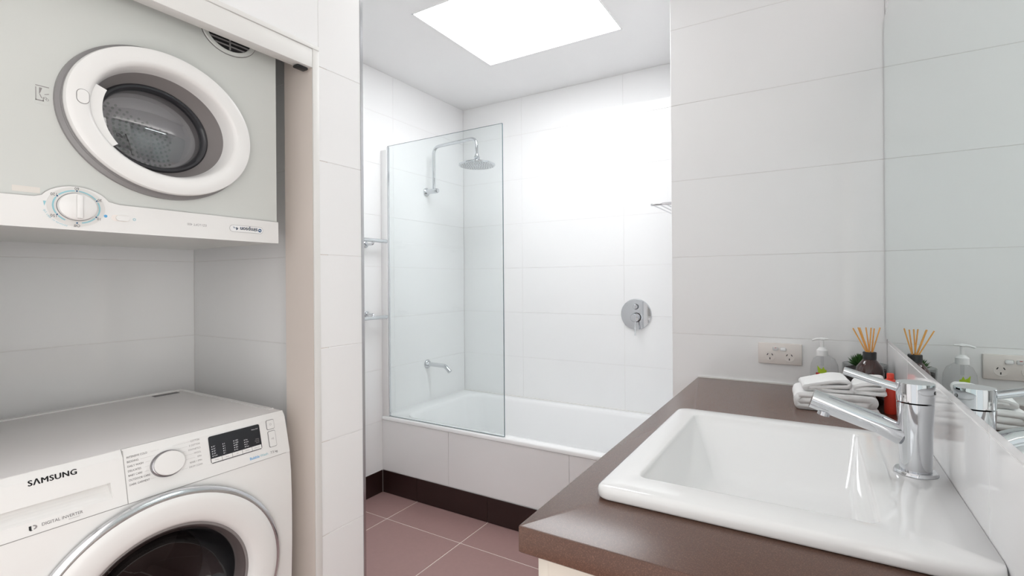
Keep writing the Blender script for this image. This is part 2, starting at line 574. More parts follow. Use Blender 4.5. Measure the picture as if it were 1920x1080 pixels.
# round ceiling light whose reflection shows in the back wall
L = empty('ceiling_light', (-1.17, 1.43, ZC), 'round white ring light on the ceiling beside the skylight', 'light')
lathe('ring_lens', [(0.145, 0), (0.145, 0.006), (0.14, 0.010), (0.078, 0.012), (0.075, 0.006), (0.075, 0)], (-1.17, 1.43, ZC), (0, 0, -1), 'lamp', L)
lathe('grille', [(0.074, 0), (0.074, 0.009), (0.0, 0.011)], (-1.17, 1.43, ZC), (0, 0, -1), 'dryer_body', L)

# chrome tile edge trim on the pier
struct(box('trim_1', (XL - 0.004, YP - 0.001, 0.0), (XL + 0.002, YP + 0.0095, ZC), 'chrome_soft'), 'vertical chrome edge strip at the end of the tiled pier', 'trim')

# laundry door frame
fr = struct(box('trim_2', (-1.492, YJ0, 0), (XL - 0.002, YLS, ZH1), 'jamb_paint'), 'cream door frame around the laundry cupboard', 'door frame')
box('architrave', (XL - 0.002, YJ0, 0), (XL + 0.004, YJ1, ZH1), 'frame_paint', fr, bev=0.0015)
box('header_board', (-1.387, 0.16, ZH0), (XL + 0.003, YJ0 - 0.0005, ZH1 - 0.014), 'frame_paint', fr, bev=0.002)
box('header_bead', (-1.372, 0.16, ZH1 - 0.0135), (XL + 0.006, YJ1, ZH1), 'frame_paint', fr, bev=0.002)
box('track_guide', (-1.383, 0.972, ZH0 - 0.0085), (-1.358, YJ0 - 0.008, ZH0 - 0.0003), 'black', fr, bev=0.003)

# skirting tiles
ZK = 0.130
sb = struct(box('baseboard_bath', (XB, YBF + e - 0.002, 0), (XR, YBF + 0.004, ZK), 'grout'), 'dark brown skirting tiles along the foot of the bath', 'skirting')
tiles(sb, (1, 0, 0), (0, 0, 1), (0, YBF - 0.006, 0), [XB + 0.006, -1.9101, -1.4351, -0.9601, XR], [0.0, ZK], 'skirt_tile', gap=0.0025)
sb = struct(box('baseboard_left', (XB - 0.004, YP, 0), (XB + 0.002, YBF - 0.006, ZK), 'grout'), 'dark brown skirting tile along the left bathroom wall', 'skirting')
tiles(sb, (0, 1, 0), (0, 0, 1), (XB + 0.006, 0, 0), [YP + 0.01, 1.63, YBF - 0.006], [0.0, ZK], 'skirt_tile', gap=0.0025)

# ------------------------------------------------------------------ bathtub
ZB = 0.444
bt = empty('bathtub', (-1.335, 2.51, 0.0), 'white built-in bathtub behind the glass screen', 'bathtub')
x0, x1, y0, y1 = XB + 0.0005, XR - 0.0005, YBF - 0.006, YB - 0.0005
R = []
R.append(rrect(x0, x1, y0 + 0.004, y1, 0.004, ZB - 0.022))
R.append(rrect(x0, x1, y0, y1, 0.004, ZB - 0.020))
R.append(rrect(x0, x1, y0, y1, 0.004, ZB - 0.005))
R.append(rrect(x0, x1, y0 + 0.004, y1, 0.004, ZB))
ix0, ix1, iy0, iy1 = x0 + 0.10, x1 - 0.09, y0 + 0.062, y1 - 0.055
R.append(rrect(ix0, ix1, iy0, iy1, 0.09, ZB, ))
R.append(rrect(ix0 + 0.006, ix1 - 0.006, iy0 + 0.006, iy1 - 0.006, 0.088, ZB - 0.004))
R.append(rrect(ix0 + 0.016, ix1 - 0.018, iy0 + 0.012, iy1 - 0.012, 0.086, ZB - 0.02))
R.append(rrect(ix0 + 0.06, ix1 - 0.12, iy0 + 0.045, iy1 - 0.045, 0.09, ZB - 0.22))
R.append(rrect(ix0 + 0.09, ix1 - 0.20, iy0 + 0.07, iy1 - 0.07, 0.09, ZB - 0.32))
R.append(rrect(ix0 + 0.14, ix1 - 0.27, iy0 + 0.12, iy1 - 0.12, 0.08, ZB - 0.355))
loft('tub_shell', R, 'acrylic', bt, cap1=True, auto=60)
lathe('drain', [(0.028, 0), (0.028, 0.003), (0.02, 0.004), (0.0, 0.004)], (-1.84, 2.51, ZB - 0.354), (0, 0, 1), 'chrome', bt)
box('wall_bead', (x0, YB - 0.008, ZB), (x1, YB - 0.0005, ZB + 0.006), 'sealant', bt)

ap = box('apron', (XB, YBF + e + 0.003, ZK), (XR, YBF + 0.03, 0.422), 'grout', bt)
tiles(ap, (1, 0, 0), (0, 0, 1), (0, YBF, 0), [XB, -1.69, -0.981, XR], [ZK + 0.001, 0.4215], 'tile')

# glass screen
GX0, GX1, GY, ZG = -2.132, -1.339, 2.118, 2.02
gs = empty('shower_screen', ((GX0 + GX1) / 2, GY, ZB), 'frameless clear glass shower screen standing on the bath rim', 'shower screen')
bm = bmesh.new()
add_box(bm, (GX0, GY - 0.004, ZB + 0.003), (GX1, GY + 0.004, ZG))
me = bpy.data.meshes.new('glass_pane')
bmesh.ops.recalc_face_normals(bm, faces=bm.faces)
for f in bm.faces:
    f.material_index = 0 if abs(f.normal.y) > 0.5 else 1
bm.to_mesh(me)
bm.free()
link('glass_pane', me, ['glass', 'glass_edge'], gs)
box('wall_channel', (XB + 0.0005, GY - 0.011, ZB + 0.0005), (GX0 - 0.001, GY + 0.011, ZG - 0.02), 'acrylic', gs, bev=0.002)
box('hinge_seal', (GX0 - 0.004, GY - 0.0055, ZB + 0.001), (GX0 + 0.006, GY + 0.0055, ZG - 0.004), 'chrome_soft', gs)

# ------------------------------------------------------------------ shower and bath fittings
YF = 2.505
sh = empty('shower', (XB, YF, 1.815), 'chrome wall shower arm with round rain head over the bath', 'shower')
lathe('wall_rose', [(0.026, 0), (0.026, 0.008), (0.022, 0.012), (0.0, 0.013)], (XB + 0.0005, YF, 1.815), (1, 0, 0), 'chrome', sh)
lathe('elbow_block', [(0.0, 0), (0.016, 0.0), (0.016, 0.085), (0.012, 0.092), (0, 0.092)], (XB + 0.01, YF, 1.815), (1, 0, 0), 'chrome', sh)
tube('arm', smooth_path([(-2.112, YF, 1.815), (-2.112, YF, 2.098), (-1.772, YF, 2.108), (-1.772, YF, 2.0)], 0.05, 8), 0.0105, 'chrome', sh)
hd = lathe('shower_head', [(0.0, 0.062), (0.013, 0.062), (0.016, 0.05), (0.020, 0.045), (0.016, 0.038), (0.024, 0.030), (0.055, 0.014), (0.104, 0.006),
                           (0.112, 0.001), (0.112, -0.005), (0.107, -0.008)], (-1.770, YF, 1.943), (0, 0, 1), 'chrome', sh, closed_ends=False)
lathe('spray_plate', [(0.1075, -0.0078), (0.0, -0.0078)], (-1.770, YF, 1.943), (0, 0, 1), 'chrome_soft', hd, closed_ends=False)
vs_, fs_ = [], []
for k in range(150):
    r_ = 0.008 + 0.093 * math.sqrt((k + 0.5) / 150)
    a_ = k * 2.39996
    cx_, cy_ = -1.770 + r_ * math.cos(a_), YF + r_ * math.sin(a_)
    b_ = len(vs_)
    for q in range(4):
        vs_.append((cx_ + 0.0022 * math.cos(q * 1.571), cy_ + 0.0022 * math.sin(q * 1.571), 1.943 - 0.0078))
    vs_.append((cx_, cy_, 1.943 - 0.0105))
    fs_ += [(b_ + q, b_ + (q + 1) % 4, b_ + 4) for q in range(4)]
tag(pydata('nozzles', vs_, fs_, 'gasket', hd), kind='stuff')

bs = empty('bath_spout', (XB, YF, 0.69), 'chrome wall spout over the bath behind the glass', 'spout')
lathe('wall_rose', [(0.029, 0), (0.029, 0.006), (0.024, 0.012), (0, 0.013)], (XB + 0.0005, YF, 0.69), (1, 0, 0), 'chrome', bs)
tube('spout_pipe', smooth_path([(XB + 0.008, YF, 0.69), (-2.03, YF, 0.688), (-1.992, YF, 0.655)], 0.02, 6), 0.0135, 'chrome', bs)
lathe('outlet_ring', [(0.0, 0), (0.0142, 0), (0.0142, 0.008), (0, 0.008)], (-1.9975, YF, 0.660), (0.038, 0, -0.033), 'chrome_soft', bs)

mx = empty('bath_mixer', (-0.9125, YB, 1.02), 'round chrome shower mixer plate on the back wall', 'mixer')
YW = YB - 0.0005
lathe('cover_plate', [(0.092, 0), (0.092, 0.006), (0.089, 0.011), (0.0, 0.012)], (-0.9125, YW, 1.026), (0, -1, 0), 'chrome', mx, seg=64)
lathe('knob_shade_disc', [(0.0, 0.0118), (0.0165, 0.0118), (0.0165, 0.0128), (0.0, 0.0128)], (-0.911, YW, 1.071), (0, -1, 0), 'black', mx)  # black disc standing in for the shade under the knob
lathe('handle_shade_disc', [(0.0, 0.0118), (0.0285, 0.0118), (0.0285, 0.0135), (0.0, 0.0135)], (-0.908, YW, 1.008), (0, -1, 0), 'black', mx)  # dark disc put in as shade around the handle base
lathe('diverter_knob', [(0.014, 0.01), (0.014, 0.03), (0.012, 0.033), (0, 0.034)], (-0.911, YW, 1.071), (0, -1, 0), 'chrome', mx)
hb = lathe('handle_body', [(0.025, 0.01), (0.025, 0.05), (0.022, 0.056), (0, 0.057)], (-0.908, YW, 1.008), (0, -1, 0), 'chrome', mx)
tube('lever', [(-0.905, YB - 0.044, 0.995), (-0.902, YB - 0.055, 0.945), (-0.90, YB - 0.062, 0.905)], 0.005, 'chrome', hb, seg=12)

for i, (z, zp) in enumerate(((1.462, -0.022), (1.027, 0.02))):
    tr = empty('towel_rail', (XB, 1.72, z), ['upper chrome towel rail on the left bathroom wall', 'lower chrome towel rail on the left bathroom wall'][i], 'towel rail', 'towel rails left of the bath')
    xb_ = -2.118
    box('bar', (xb_ - 0.012, 1.36, z - 0.0105), (xb_ + 0.010, 2.092, z + 0.0105), 'chrome', tr, bev=0.008, seg=4)
    for yy in (1.45, 1.985):
        tube('post', smooth_path([(XB + 0.006, yy, z + zp), (xb_, yy, z + zp), (xb_, yy, z - 0.002)], 0.012, 5), 0.007, 'chrome', tr, seg=12)
        lathe('rose', [(0.018, 0), (0.018, 0.006), (0.014, 0.009), (0, 0.009)], (XB + 0.0005, yy, z + zp), (1, 0, 0), 'chrome', tr)

rk = empty('shower_shelf', (XR, 2.4, 1.56), 'chrome wire shelf jutting past the partition wall over the bath', 'shelf')
box('end_bar', (-0.628, 2.222, 1.5575), (XR - 0.0005, 2.240, 1.5685), 'chrome', rk, bev=0.004)
box('end_bar', (-0.628, 2.742, 1.5575), (XR - 0.0005, 2.760, 1.5685), 'chrome', rk, bev=0.004)
for k in range(5):
    xx = -0.6225 + 0.028 * k
    tube('wire', [(xx, 2.238, 1.563), (xx, 2.744, 1.563)], 0.0028, 'chrome', rk, seg=8)

# ------------------------------------------------------------------ vanity
XC, YCF, ZCT, ZCB = -0.394, 0.6594, 0.8511, 0.8095
HX0, HX1, HY0, HY1 = -0.2885, 0.094, 0.868, 1.388
vc = empty('vanity_cabinet', (-0.09, 1.35, 0.0), 'cream vanity cabinet under the brown stone top', 'cabinet')
bx0, bx1, by0, by1 = -0.372, XM - 0.002, 0.682, YS - 0.002
boxes('body', [((bx0 + 0.0185, by0, 0.10), (bx1, by0 + 0.016, ZCB - 0.0005)), ((bx0 + 0.0185, by1 - 0.016, 0.10), (bx1, by1, ZCB - 0.0005)),
               ((bx1 - 0.016, by0 + 0.0165, 0.10), (bx1, by1 - 0.0165, ZCB - 0.0005)), ((bx0 + 0.0185, by0 + 0.0165, 0.10), (bx1 - 0.0165, by1 - 0.0165, 0.116))], 'laminate', vc)
box('kickboard', (bx0 + 0.05, by0 + 0.002, 0.0), (bx0 + 0.066, by1, 0.0995), 'laminate', vc)
n_ = 3
for k in range(n_):
    ya = by0 + (by1 - by0) / n_ * k
    yb = by0 + (by1 - by0) / n_ * (k + 1)
    d = box('door', (bx0, ya + 0.0015, 0.105), (bx0 + 0.018, yb - 0.0015, ZCB - 0.004), 'laminate', vc, bev=0.001)
    box('handle', (bx0 - 0.018, ya + 0.16, ZCB - 0.05), (bx0 - 0.0005, yb - 0.16, ZCB - 0.042), 'chrome_soft', d, bev=0.002)

ct = empty('countertop', (-0.1, 1.34, ZCB), 'brown speckled stone vanity top around the white basin', 'countertop')
cx0, cx1, cy0, cy1 = XC, XM - 0.0005, YCF, YS - 0.0005
R = [rrect(HX0, HX1, HY0, HY1, 0.02, ZCB), rrect(HX0, HX1, HY0, HY1, 0.02, ZCT),
     rrect(cx0 + 0.003, cx1, cy0 + 0.003, cy1, 0.003, ZCT), rrect(cx0 + 0.0009, cx1, cy0 + 0.0009, cy1, 0.003, ZCT - 0.0009), rrect(cx0, cx1, cy0, cy1, 0.003, ZCT - 0.003),
     rrect(cx0, cx1, cy0, cy1, 0.003, ZCB + 0.002), rrect(cx0 + 0.002, cx1, cy0 + 0.002, cy1, 0.003, ZCB)]
loft('stone_slab', R, 'stone', ct, wrap=True, auto=30)
boxes('sealant_bead', [((XC + 0.002, YS - 0.0065, ZCT), (XM - 0.001, YS - 0.0006, ZCT + 0.0045)), ((XM - 0.0065, 1.43, ZCT), (XM - 0.0006, YS - 0.007, ZCT + 0.0045))], 'sealant', ct)

# basin
ba = empty('basin', (-0.06, 1.115, ZCT), 'white rectangular ceramic basin set into the stone top', 'basin')
ZR = 0.8755
ox0, ox1, oy0, oy1 = -0.3285, XM - 0.001, 0.806, 1.424
R = []
for ins, z in ((0.006, ZCT + 0.0005), (0.0015, ZCT + 0.003), (0.0, ZCT + 0.006), (0.0, ZR - 0.010), (0.0012, ZR - 0.0055), (0.0045, ZR - 0.0018), (0.010, ZR)):
    R.append(rrect(ox0 + ins, ox1, oy0 + ins, oy1 - ins, 0.022, z, 8))
bxa, bxb, bya, byb = -0.2715, 0.0745, 0.884, 1.366
def bowl_ring(f, z, r):
    # f 0 at the rim .. 1 at the bowl floor
    return rrect(bxa + 0.075 * f, bxb - 0.016 * f, bya + 0.075 * f, byb - 0.145 * f, r, z, 8)
R.append(rrect(bxa - 0.006, bxb + 0.006, bya - 0.006, byb + 0.006, 0.018, ZR, 8))
R.append(rrect(bxa - 0.002, bxb + 0.002, bya - 0.002, byb + 0.002, 0.016, ZR - 0.001, 8))
for f, z, r in ((0.0, ZR - 0.005, 0.015), (0.12, ZR - 0.016, 0.016), (0.35, ZR - 0.036, 0.020), (0.6, ZR - 0.058, 0.026), (0.82, ZR - 0.076, 0.034), (0.95, ZR - 0.087, 0.044), (1.12, ZR - 0.0935, 0.05), (1.4, ZR - 0.0965, 0.05)):
    R.append(bowl_ring(f, z, r))
loft('bowl', R, 'ceramic', ba, cap1=True, auto=75)
lathe('waste', [(0.03, 0), (0.03, 0.002), (0.024, 0.0035), (0.0, 0.0035)], (-0.06, 1.06, ZR - 0.0964), (0, 0, 1), 'chrome', ba)

# tap
TX, TY = 0.1512, 1.146
tp = empty('basin_tap', (TX, TY, ZR), 'chrome single lever mixer tap at the back of the basin', 'tap')
lathe('base_flange', [(0.0, 0), (0.0328, 0.0), (0.0328, 0.0025), (0.0305, 0.0060), (0.0, 0.0065)], (TX, TY, ZR + 0.0003), (0, 0, 1), 'chrome', tp)
lathe('body', [(0.0, 0.0066), (0.0238, 0.0066), (0.0240, 0.02), (0.0254, 0.08), (0.0275, 0.1275), (0.0, 0.1285)], (TX, TY, ZR), (0, 0, 1), 'chrome', tp, seg=64)
cp = lathe('cap', [(0.0, 0.1295), (0.0276, 0.1300), (0.0285, 0.1615), (0.0279, 0.1635), (0.0, 0.1642)], (TX, TY, ZR), (0, 0, 1), 'chrome', tp, seg=64)
tube('lever', [(TX - 0.022, TY, 1.0265), (0.085, TY, 1.0385), (0.0435, TY, 1.0515)], 0.0074, 'chrome', cp, seg=20)
tube('spout', [(TX - 0.020, TY, 0.9405), (0.10, TY, 0.9565), (-0.0085, TY, 0.9925)], 0.0185, 'chrome', tp, seg=32)
lathe('aerator', [(0.0, 0), (0.0105, 0), (0.0105, 0.008), (0.0, 0.008)], (0.012, TY, 0.9695), (-0.25, 0, -1), 'chrome_soft', tp, seg=24)
lathe('temperature_dot', [(0.0, 0), (0.0035, 0), (0.003, 0.001), (0, 0.001)], (TX + 0.0265, TY - 0.0100, 1.024), (1, -0.25, 0), 'gasket', tp, seg=12)

# mirror
mr = empty('wall_mirror', (XM, 1.3, 1.03), 'large frameless mirror on the wall above the basin', 'mirror')
bm = bmesh.new()
add_box(bm, (XM - 0.0055, 0.45, 1.0345), (XM - 0.0005, YS - 0.004, 2.060))
me = bpy.data.meshes.new('mirror_glass')
bmesh.ops.recalc_face_normals(bm, faces=bm.faces)
for f in bm.faces:
    f.material_index = 0 if f.normal.x < -0.5 else 1
bm.to_mesh(me)
bm.free()
link('mirror_glass', me, ['mirror', 'mirror_edge'], mr)

# light bar added above the mirror, bouncing fill off the ceiling
ml = empty('mirror_fill_light', (XM, 1.2, 2.062), 'added fill light bar on the top edge of the mirror', 'light')
boxes('housing', [((XM - 0.05, 0.50, 2.0605), (XM - 0.0006, 1.70, 2.0655)), ((XM - 0.05, 0.50, 2.0656), (XM - 0.046, 1.70, 2.084)), ((XM - 0.0459, 0.50, 2.0656), (XM - 0.0006, 0.504, 2.084)), ((XM - 0.0459, 1.696, 2.0656), (XM - 0.0006, 1.70, 2.084))], 'white_plastic', ml)
box('fill_strip', (XM - 0.044, 0.506, 2.0657), (XM - 0.004, 1.694, 2.0685), 'mirror_fill', ml)

# power outlet
po = empty('power_outlet', (-0.1125, YS, 0.922), 'double power outlet with two switches on the tiled wall', 'outlet')
PY = YS - 0.0005
bm = bmesh.new()
add_box(bm, (-0.1815, PY - 0.010, 0.9235), (-0.0435, PY, 0.9985), bev=0.003)
frombm('plate', bm, 'beige_plastic', po, auto=30)
for (sx_, on) in ((-0.1255, 1), (-0.1015, 0)):
    s = box('switch', (sx_ - 0.0095, PY - 0.0145, 0.9715), (sx_ + 0.0095, PY - 0.0102, 0.9845), 'white_plastic', po, bev=0.004, seg=3,
            rot=Matrix.Rotation(math.radians(7 if on else -7), 4, 'X'))
    if on:
        box('on_mark', (sx_ - 0.003, PY - 0.0156, 0.9815), (sx_ + 0.003, PY - 0.0148, 0.983), 'logo_red', s)
for cx_ in (-0.1435, -0.0825):
    s = lathe('socket_face', [(0.0, 0.0), (0.0165, 0.0), (0.0165, 0.0012), (0.0, 0.0012)], (cx_, PY - 0.0101, 0.9515), (0, -1, 0), 'beige_plastic', po, seg=32)
    for dx, dz, ang in ((-0.0075, 0.006, -32), (0.0075, 0.006, 32), (0, -0.0085, 0)):
        box('slot', (cx_ + dx - 0.0013, PY - 0.0118, 0.9515 + dz - 0.0035), (cx_ + dx + 0.0013, PY - 0.0114, 0.9515 + dz + 0.0035), 'black', s,
            rot=Matrix.Rotation(math.radians(-ang), 4, 'Y'))

# ------------------------------------------------------------------ things on the counter
ZT = ZCT + 0.0004
SX, SY = 0.0215, 1.952
sd = empty('soap_dispenser', (SX, SY, ZT), 'clear pump soap bottle with a lime print below the outlet', 'soap dispenser')
def oval(prof, a, b, name, m, parent, seg=40):
    return lathe(name, prof, (SX, SY, ZT), (0, 0, 1), m, parent, seg=seg, sx=a, sy=b, closed_ends=False, refx=(1, 0, 0))
oval([(0.0, 0.0), (0.030, 0.0), (0.034, 0.004), (0.0385, 0.03), (0.0405, 0.065), (0.0385, 0.092), (0.030, 0.112), (0.017, 0.121), (0.013, 0.124)], 1.0, 0.62, 'bottle', 'clear_plastic', sd)
lathe('collar', [(0.0, 0.121), (0.0165, 0.121), (0.0165, 0.139), (0.013, 0.142), (0.009, 0.148), (0.0, 0.148)], (SX - 0.006, SY, ZT), (0, 0, 1), 'white_plastic', sd)
pu = lathe('pump', [(0.0, 0.148), (0.0055, 0.148), (0.0055, 0.172), (0.009, 0.175), (0.0, 0.178)], (SX - 0.006, SY, ZT), (0, 0, 1), 'white_plastic', sd, seg=20)
tube('nozzle', [(SX + 0.012, SY, ZT + 0.176), (SX - 0.006, SY, ZT + 0.1765), (SX - 0.022, SY - 0.004, ZT + 0.1755), (SX - 0.034, SY - 0.008, ZT + 0.171)], 0.004, 'white_plastic', pu, seg=10, radii=[0.002, 0.0045, 0.004, 0.003])
tube('dip_tube', [(SX - 0.006, SY, ZT + 0.121), (SX - 0.006, SY, ZT + 0.088)], 0.0045, 'clear_plastic', sd, seg=12)
def on_bottle(u, v, w):
    # printed film following the oval front of the bottle
    a, b = 0.0405, 0.0405 * 0.62
    yy = SY - b * math.sqrt(max(0.02, 1 - (u / a) ** 2)) - 0.0006 - w
    return (SX + u, yy, ZT + v)
polyprism('lime_print', [(-0.020, 0.091), (-0.013, 0.082), (-0.007, 0.079), (-0.003, 0.088), (0.001, 0.079), (0.006, 0.077), (0.0055, 0.066), (-0.002, 0.058), (-0.010, 0.061), (-0.018, 0.068)], on_bottle, 0.0002, 'lime', sd)
polyprism('brand_mark', [(-0.024, 0.067), (-0.013, 0.067), (-0.013, 0.060), (-0.024, 0.060)], on_bottle, 0.0004, 'logo_red', sd)
for k in range(3):
    polyprism('print_line', [(-0.018, 0.054 - 0.004 * k), (0.004, 0.054 - 0.004 * k), (0.004, 0.0532 - 0.004 * k), (-0.018, 0.0532 - 0.004 * k)], on_bottle, 0.0002, 'ink_grey', sd)

DX, DY = 0.1374, 1.860
rd = empty('reed_diffuser', (DX, DY, ZT), 'amber glass bottle with tan reeds in the vanity corner', 'reed diffuser')
lathe('bottle', [(0.0, 0.0), (0.033, 0.0), (0.036, 0.004), (0.0362, 0.092), (0.033, 0.108), (0.022, 0.123), (0.0175, 0.129), (0.0165, 0.132), (0.0, 0.132)], (DX, DY, ZT), (0, 0, 1), 'amber', rd)
lathe('collar', [(0.0172, 0.1305), (0.0175, 0.151), (0.0165, 0.1525), (0.009, 0.1525), (0.0085, 0.146), (0.0, 0.146)], (DX, DY, ZT), (0, 0, 1), 'black', rd, closed_ends=False)
for tx_, tz_, bx_, dy_ in ((0.0975, 1.0720, 0.1340, -0.006), (0.1115, 1.0735, 0.1365, 0.002), (0.1150, 1.0740, 0.1385, -0.004), (0.1320, 1.0740, 0.1410, 0.004), (0.1440, 1.0745, 0.1395, -0.004), (0.1530, 1.0720, 0.1455, 0.003), (0.1665, 1.0760, 0.1465, -0.003)):
    tube('reed', [(bx_ * 0.978, DY + dy_ * 0.5, ZT + 0.1475), (tx_ * 0.978, DY + dy_ * 2.0, tz_ + 0.0035)], 0.0018, 'reed', rd, seg=8)

PX, PY_ = 0.1325, 1.9635
ps = empty('potted_succulent', (PX, PY_, ZT), 'spiky green succulent in a round glass pot behind the diffuser', 'plant')
lathe('glass_pot', [(0.0, 0.0), (0.045, 0.0), (0.054, 0.010), (0.060, 0.05), (0.0615, 0.100), (0.0600, 0.1015), (0.0585, 0.100), (0.057, 0.05), (0.051, 0.012), (0.0, 0.006)], (PX, PY_, ZT), (0, 0, 1), 'jar', ps, closed_ends=False)
lathe('soil', [(0.0, 0.0065), (0.049, 0.013), (0.0555, 0.05), (0.057, 0.086), (0.035, 0.092), (0.0, 0.094)], (PX, PY_, ZT), (0, 0, 1), 'soil', ps, closed_ends=False)
vs_, fs_ = [], []
for k in range(110):
    el = math.radians(12 + 78 * math.sqrt((k + 0.5) / 110))
    az = k * 2.39996
    d = Vector((math.cos(el) * math.cos(az), math.cos(el) * math.sin(az), math.sin(el)))
    s = d.cross(Vector((0, 0, 1))).normalized()
    u_ = s.cross(d)
    Lf = 0.040 + 0.006 * random.random()
    c = Vector((PX - 0.014, PY_, ZT + 0.089))
    b_ = len(vs_)
    wd = 0.0042
    for t, ww in ((0.15, 0.7), (0.55, 1.0)):
        for q in range(4):
            a_ = q * math.pi / 2
            vs_.append(c + d * (Lf * t) + s * (wd * ww * math.cos(a_)) + u_ * (wd * 0.6 * ww * math.sin(a_)))
    vs_.append(c + d * Lf)
    for q in range(4):
        r_ = (q + 1) % 4
        fs_ += [(b_ + q, b_ + r_, b_ + 4 + r_, b_ + 4 + q), (b_ + 4 + q, b_ + 4 + r_, b_ + 8)]
tag(pydata('leaves', vs_, fs_, 'leaf', ps), kind='stuff')

RX, RY = 0.1745, 1.730
rb = empty('red_bottle', (RX, RY, ZT), 'small red bottle between the tap and the towels', 'bottle')
lathe('bottle', [(0.0, 0.0), (0.0135, 0.0), (0.015, 0.003), (0.015, 0.084), (0.012, 0.094), (0.0075, 0.097), (0.0, 0.097)], (RX, RY, ZT), (0, 0, 1), 'red', rb)
lathe('cap', [(0.0, 0.0972), (0.0085, 0.0972), (0.0085, 0.110), (0.007, 0.112), (0.0, 0.112)], (RX, RY, ZT), (0, 0, 1), 'red', rb)

# folded towels: the cloth's centre line in (u, w) is thickened and swept along the fold
def towel(name, org, ang, path, thick, length, label, seed, tilt=0.0, sag=0.0):
    P = smooth_path([(u, 0, w_) for u, w_ in path], 0.5, 7)
    # resample
    Q = [P[0]]
    for p in P[1:]:
        n_ = max(1, int((p - Q[-1]).length / 0.006))
        a = Q[-1]
        for k in range(1, n_ + 1):
            Q.append(a.lerp(p, k / n_))
    Lf, Rt = [], []
    for i, p in enumerate(Q):
        d = (Q[min(i + 1, len(Q) - 1)] - Q[max(i - 1, 0)]).normalized()
        nn = Vector((-d.z, 0, d.x))
        Lf.append(p + nn * thick / 2)
        Rt.append(p - nn * thick / 2)
    endr = [Q[-1] + (Q[-1] - Q[-2]).normalized() * thick * 0.42]
    endl = [Q[0] + (Q[0] - Q[1]).normalized() * thick * 0.42]
    loop = Lf + endr + Rt[::-1] + endl
    cs = sum((q for q in loop), Vector()) / len(loop)
    nl = 22
    rings = []
    A = Matrix.Rotation(ang, 4, 'Z') @ Matrix.Rotation(tilt, 4, 'Y')
    for j in range(nl + 1):
        t = j / nl
        edge = min(t, 1 - t) * length
        shr = 1.0 if edge > 0.008 else 0.90 + 0.10 * math.sqrt(max(0, edge) / 0.008)
        ring = []
        for q in loop:
            p = Vector((q.x, t * length, q.z))
            if shr < 1:
                # round the open ends: pull each layer slightly in
                p.y += 0.004 * (1 if t < 0.5 else -1) * (1 - shr) * 6 * (0.5 + 0.5 * noise.noise(Vector((q.x * 60, q.z * 90, seed))))
            nv = noise.noise_vector(Vector((p.x * 14 + seed, p.y * 14, p.z * 20)))
            p += Vector((nv.x * 0.0035, nv.y * 0.003, nv.z * 0.0030))
            fv = noise.noise_vector(Vector((p.x * 120 + seed, p.y * 120, p.z * 120)))
            p += fv * 0.0009
            p.z -= sag * (p.x / 0.12) ** 2
            p.z = max(p.z, 0.0008)
            ring.append(Vector(org) + A @ p)
        rings.append(ring)
    zmin = min(p.z for r in rings for p in r)
    ob = loft(name, [[tuple(p) for p in r] for r in rings], 'towel', None, cap0=True, cap1=True, auto=180)
    me = ob.data
    o2 = Vector((org[0], org[1], zmin))
    me.transform(Matrix.Translation(-o2))
    ob.location = o2
    return tag(ob, label, 'towel', 'folded white towels on the vanity')

towel('hand_towel', (-0.050, 1.662, ZT), math.radians(3), [(0.192, 0.0085), (0.0, 0.0085), (0.0, 0.0425), (0.186, 0.0425), (0.186, 0.0260), (0.007, 0.0255)], 0.0165, 0.15,
      'wide folded white towel lying at the bottom of the pile', 3)
towel('hand_towel', (-0.030, 1.668, ZT + 0.0530), math.radians(6), [(0.114, 0.0056), (0.0, 0.0056), (0.0, 0.0120), (0.074, 0.0335), (0.108, 0.0330), (0.108, 0.0195), (0.064, 0.0175), (0.014, 0.0090)], 0.0098, 0.125,
      'smaller folded white towel on top at the left of the pile', 11)
towel('hand_towel', (0.086, 1.682, ZT + 0.0530), math.radians(-3), [(0.070, 0.0062), (0.0, 0.0062), (0.0, 0.0185), (0.030, 0.0330), (0.068, 0.0350), (0.068, 0.0200), (0.03, 0.0190), (0.010, 0.0125)], 0.0112, 0.125,
      'smaller folded white towel on top at the right behind the tap', 23)

# ------------------------------------------------------------------ ellipse based appliance parts
def ell(cy, cz, a, b, tilt, n=96):
    ct_, st_ = math.cos(tilt), math.sin(tilt)
    out = []
    for i in range(n):
        t = 2 * math.pi * i / n
        u, v = a * math.cos(t), b * math.sin(t)
        out.append((cy + u * ct_ - v * st_, cz + u * st_ + v * ct_))
    return out

def ring_surface(name, cy, cz, tilt, prof, m, parent, n=96, cap=False, auto=40):
    """prof: (a, b, X) ellipses"""
    rings = [[(X, y, z) for y, z in ell(cy, cz, a, b, tilt, n)] for a, b, X in prof]
    return loft(name, rings, m, parent, cap1=cap, auto=auto)

def plate_hole(name, y0, y1, z0, z1, cy, cz, a, b, tilt, xf, m, parent, n=96, steps=8):
    E = ell(cy, cz, a, b, tilt, n)
    O = []
    for (y, z) in E:
        dy, dz = y - cy, z - cz
        ts = []
        if dy > 1e-9: ts.append((y1 - cy) / dy)
        if dy < -1e-9: ts.append((y0 - cy) / dy)
        if dz > 1e-9: ts.append((z1 - cz) / dz)
        if dz < -1e-9: ts.append((z0 - cz) / dz)
        t = min(ts)
        O.append([cy + dy * t, cz + dz * t])
    for c in ((y0, z0), (y0, z1), (y1, z0), (y1, z1)):
        k = min(range(n), key=lambda i: (O[i][0] - c[0]) ** 2 + (O[i][1] - c[1]) ** 2)
        O[k] = list(c)
    rings = []
    for s in range(steps + 1):
        f = s / steps
        rings.append([(xf(ez + (oz - ez) * f), ey + (oy - ey) * f, ez + (oz - ez) * f) for (ey, ez), (oy, oz) in zip(E, O)])
    return loft(name, rings, m, parent, auto=30)

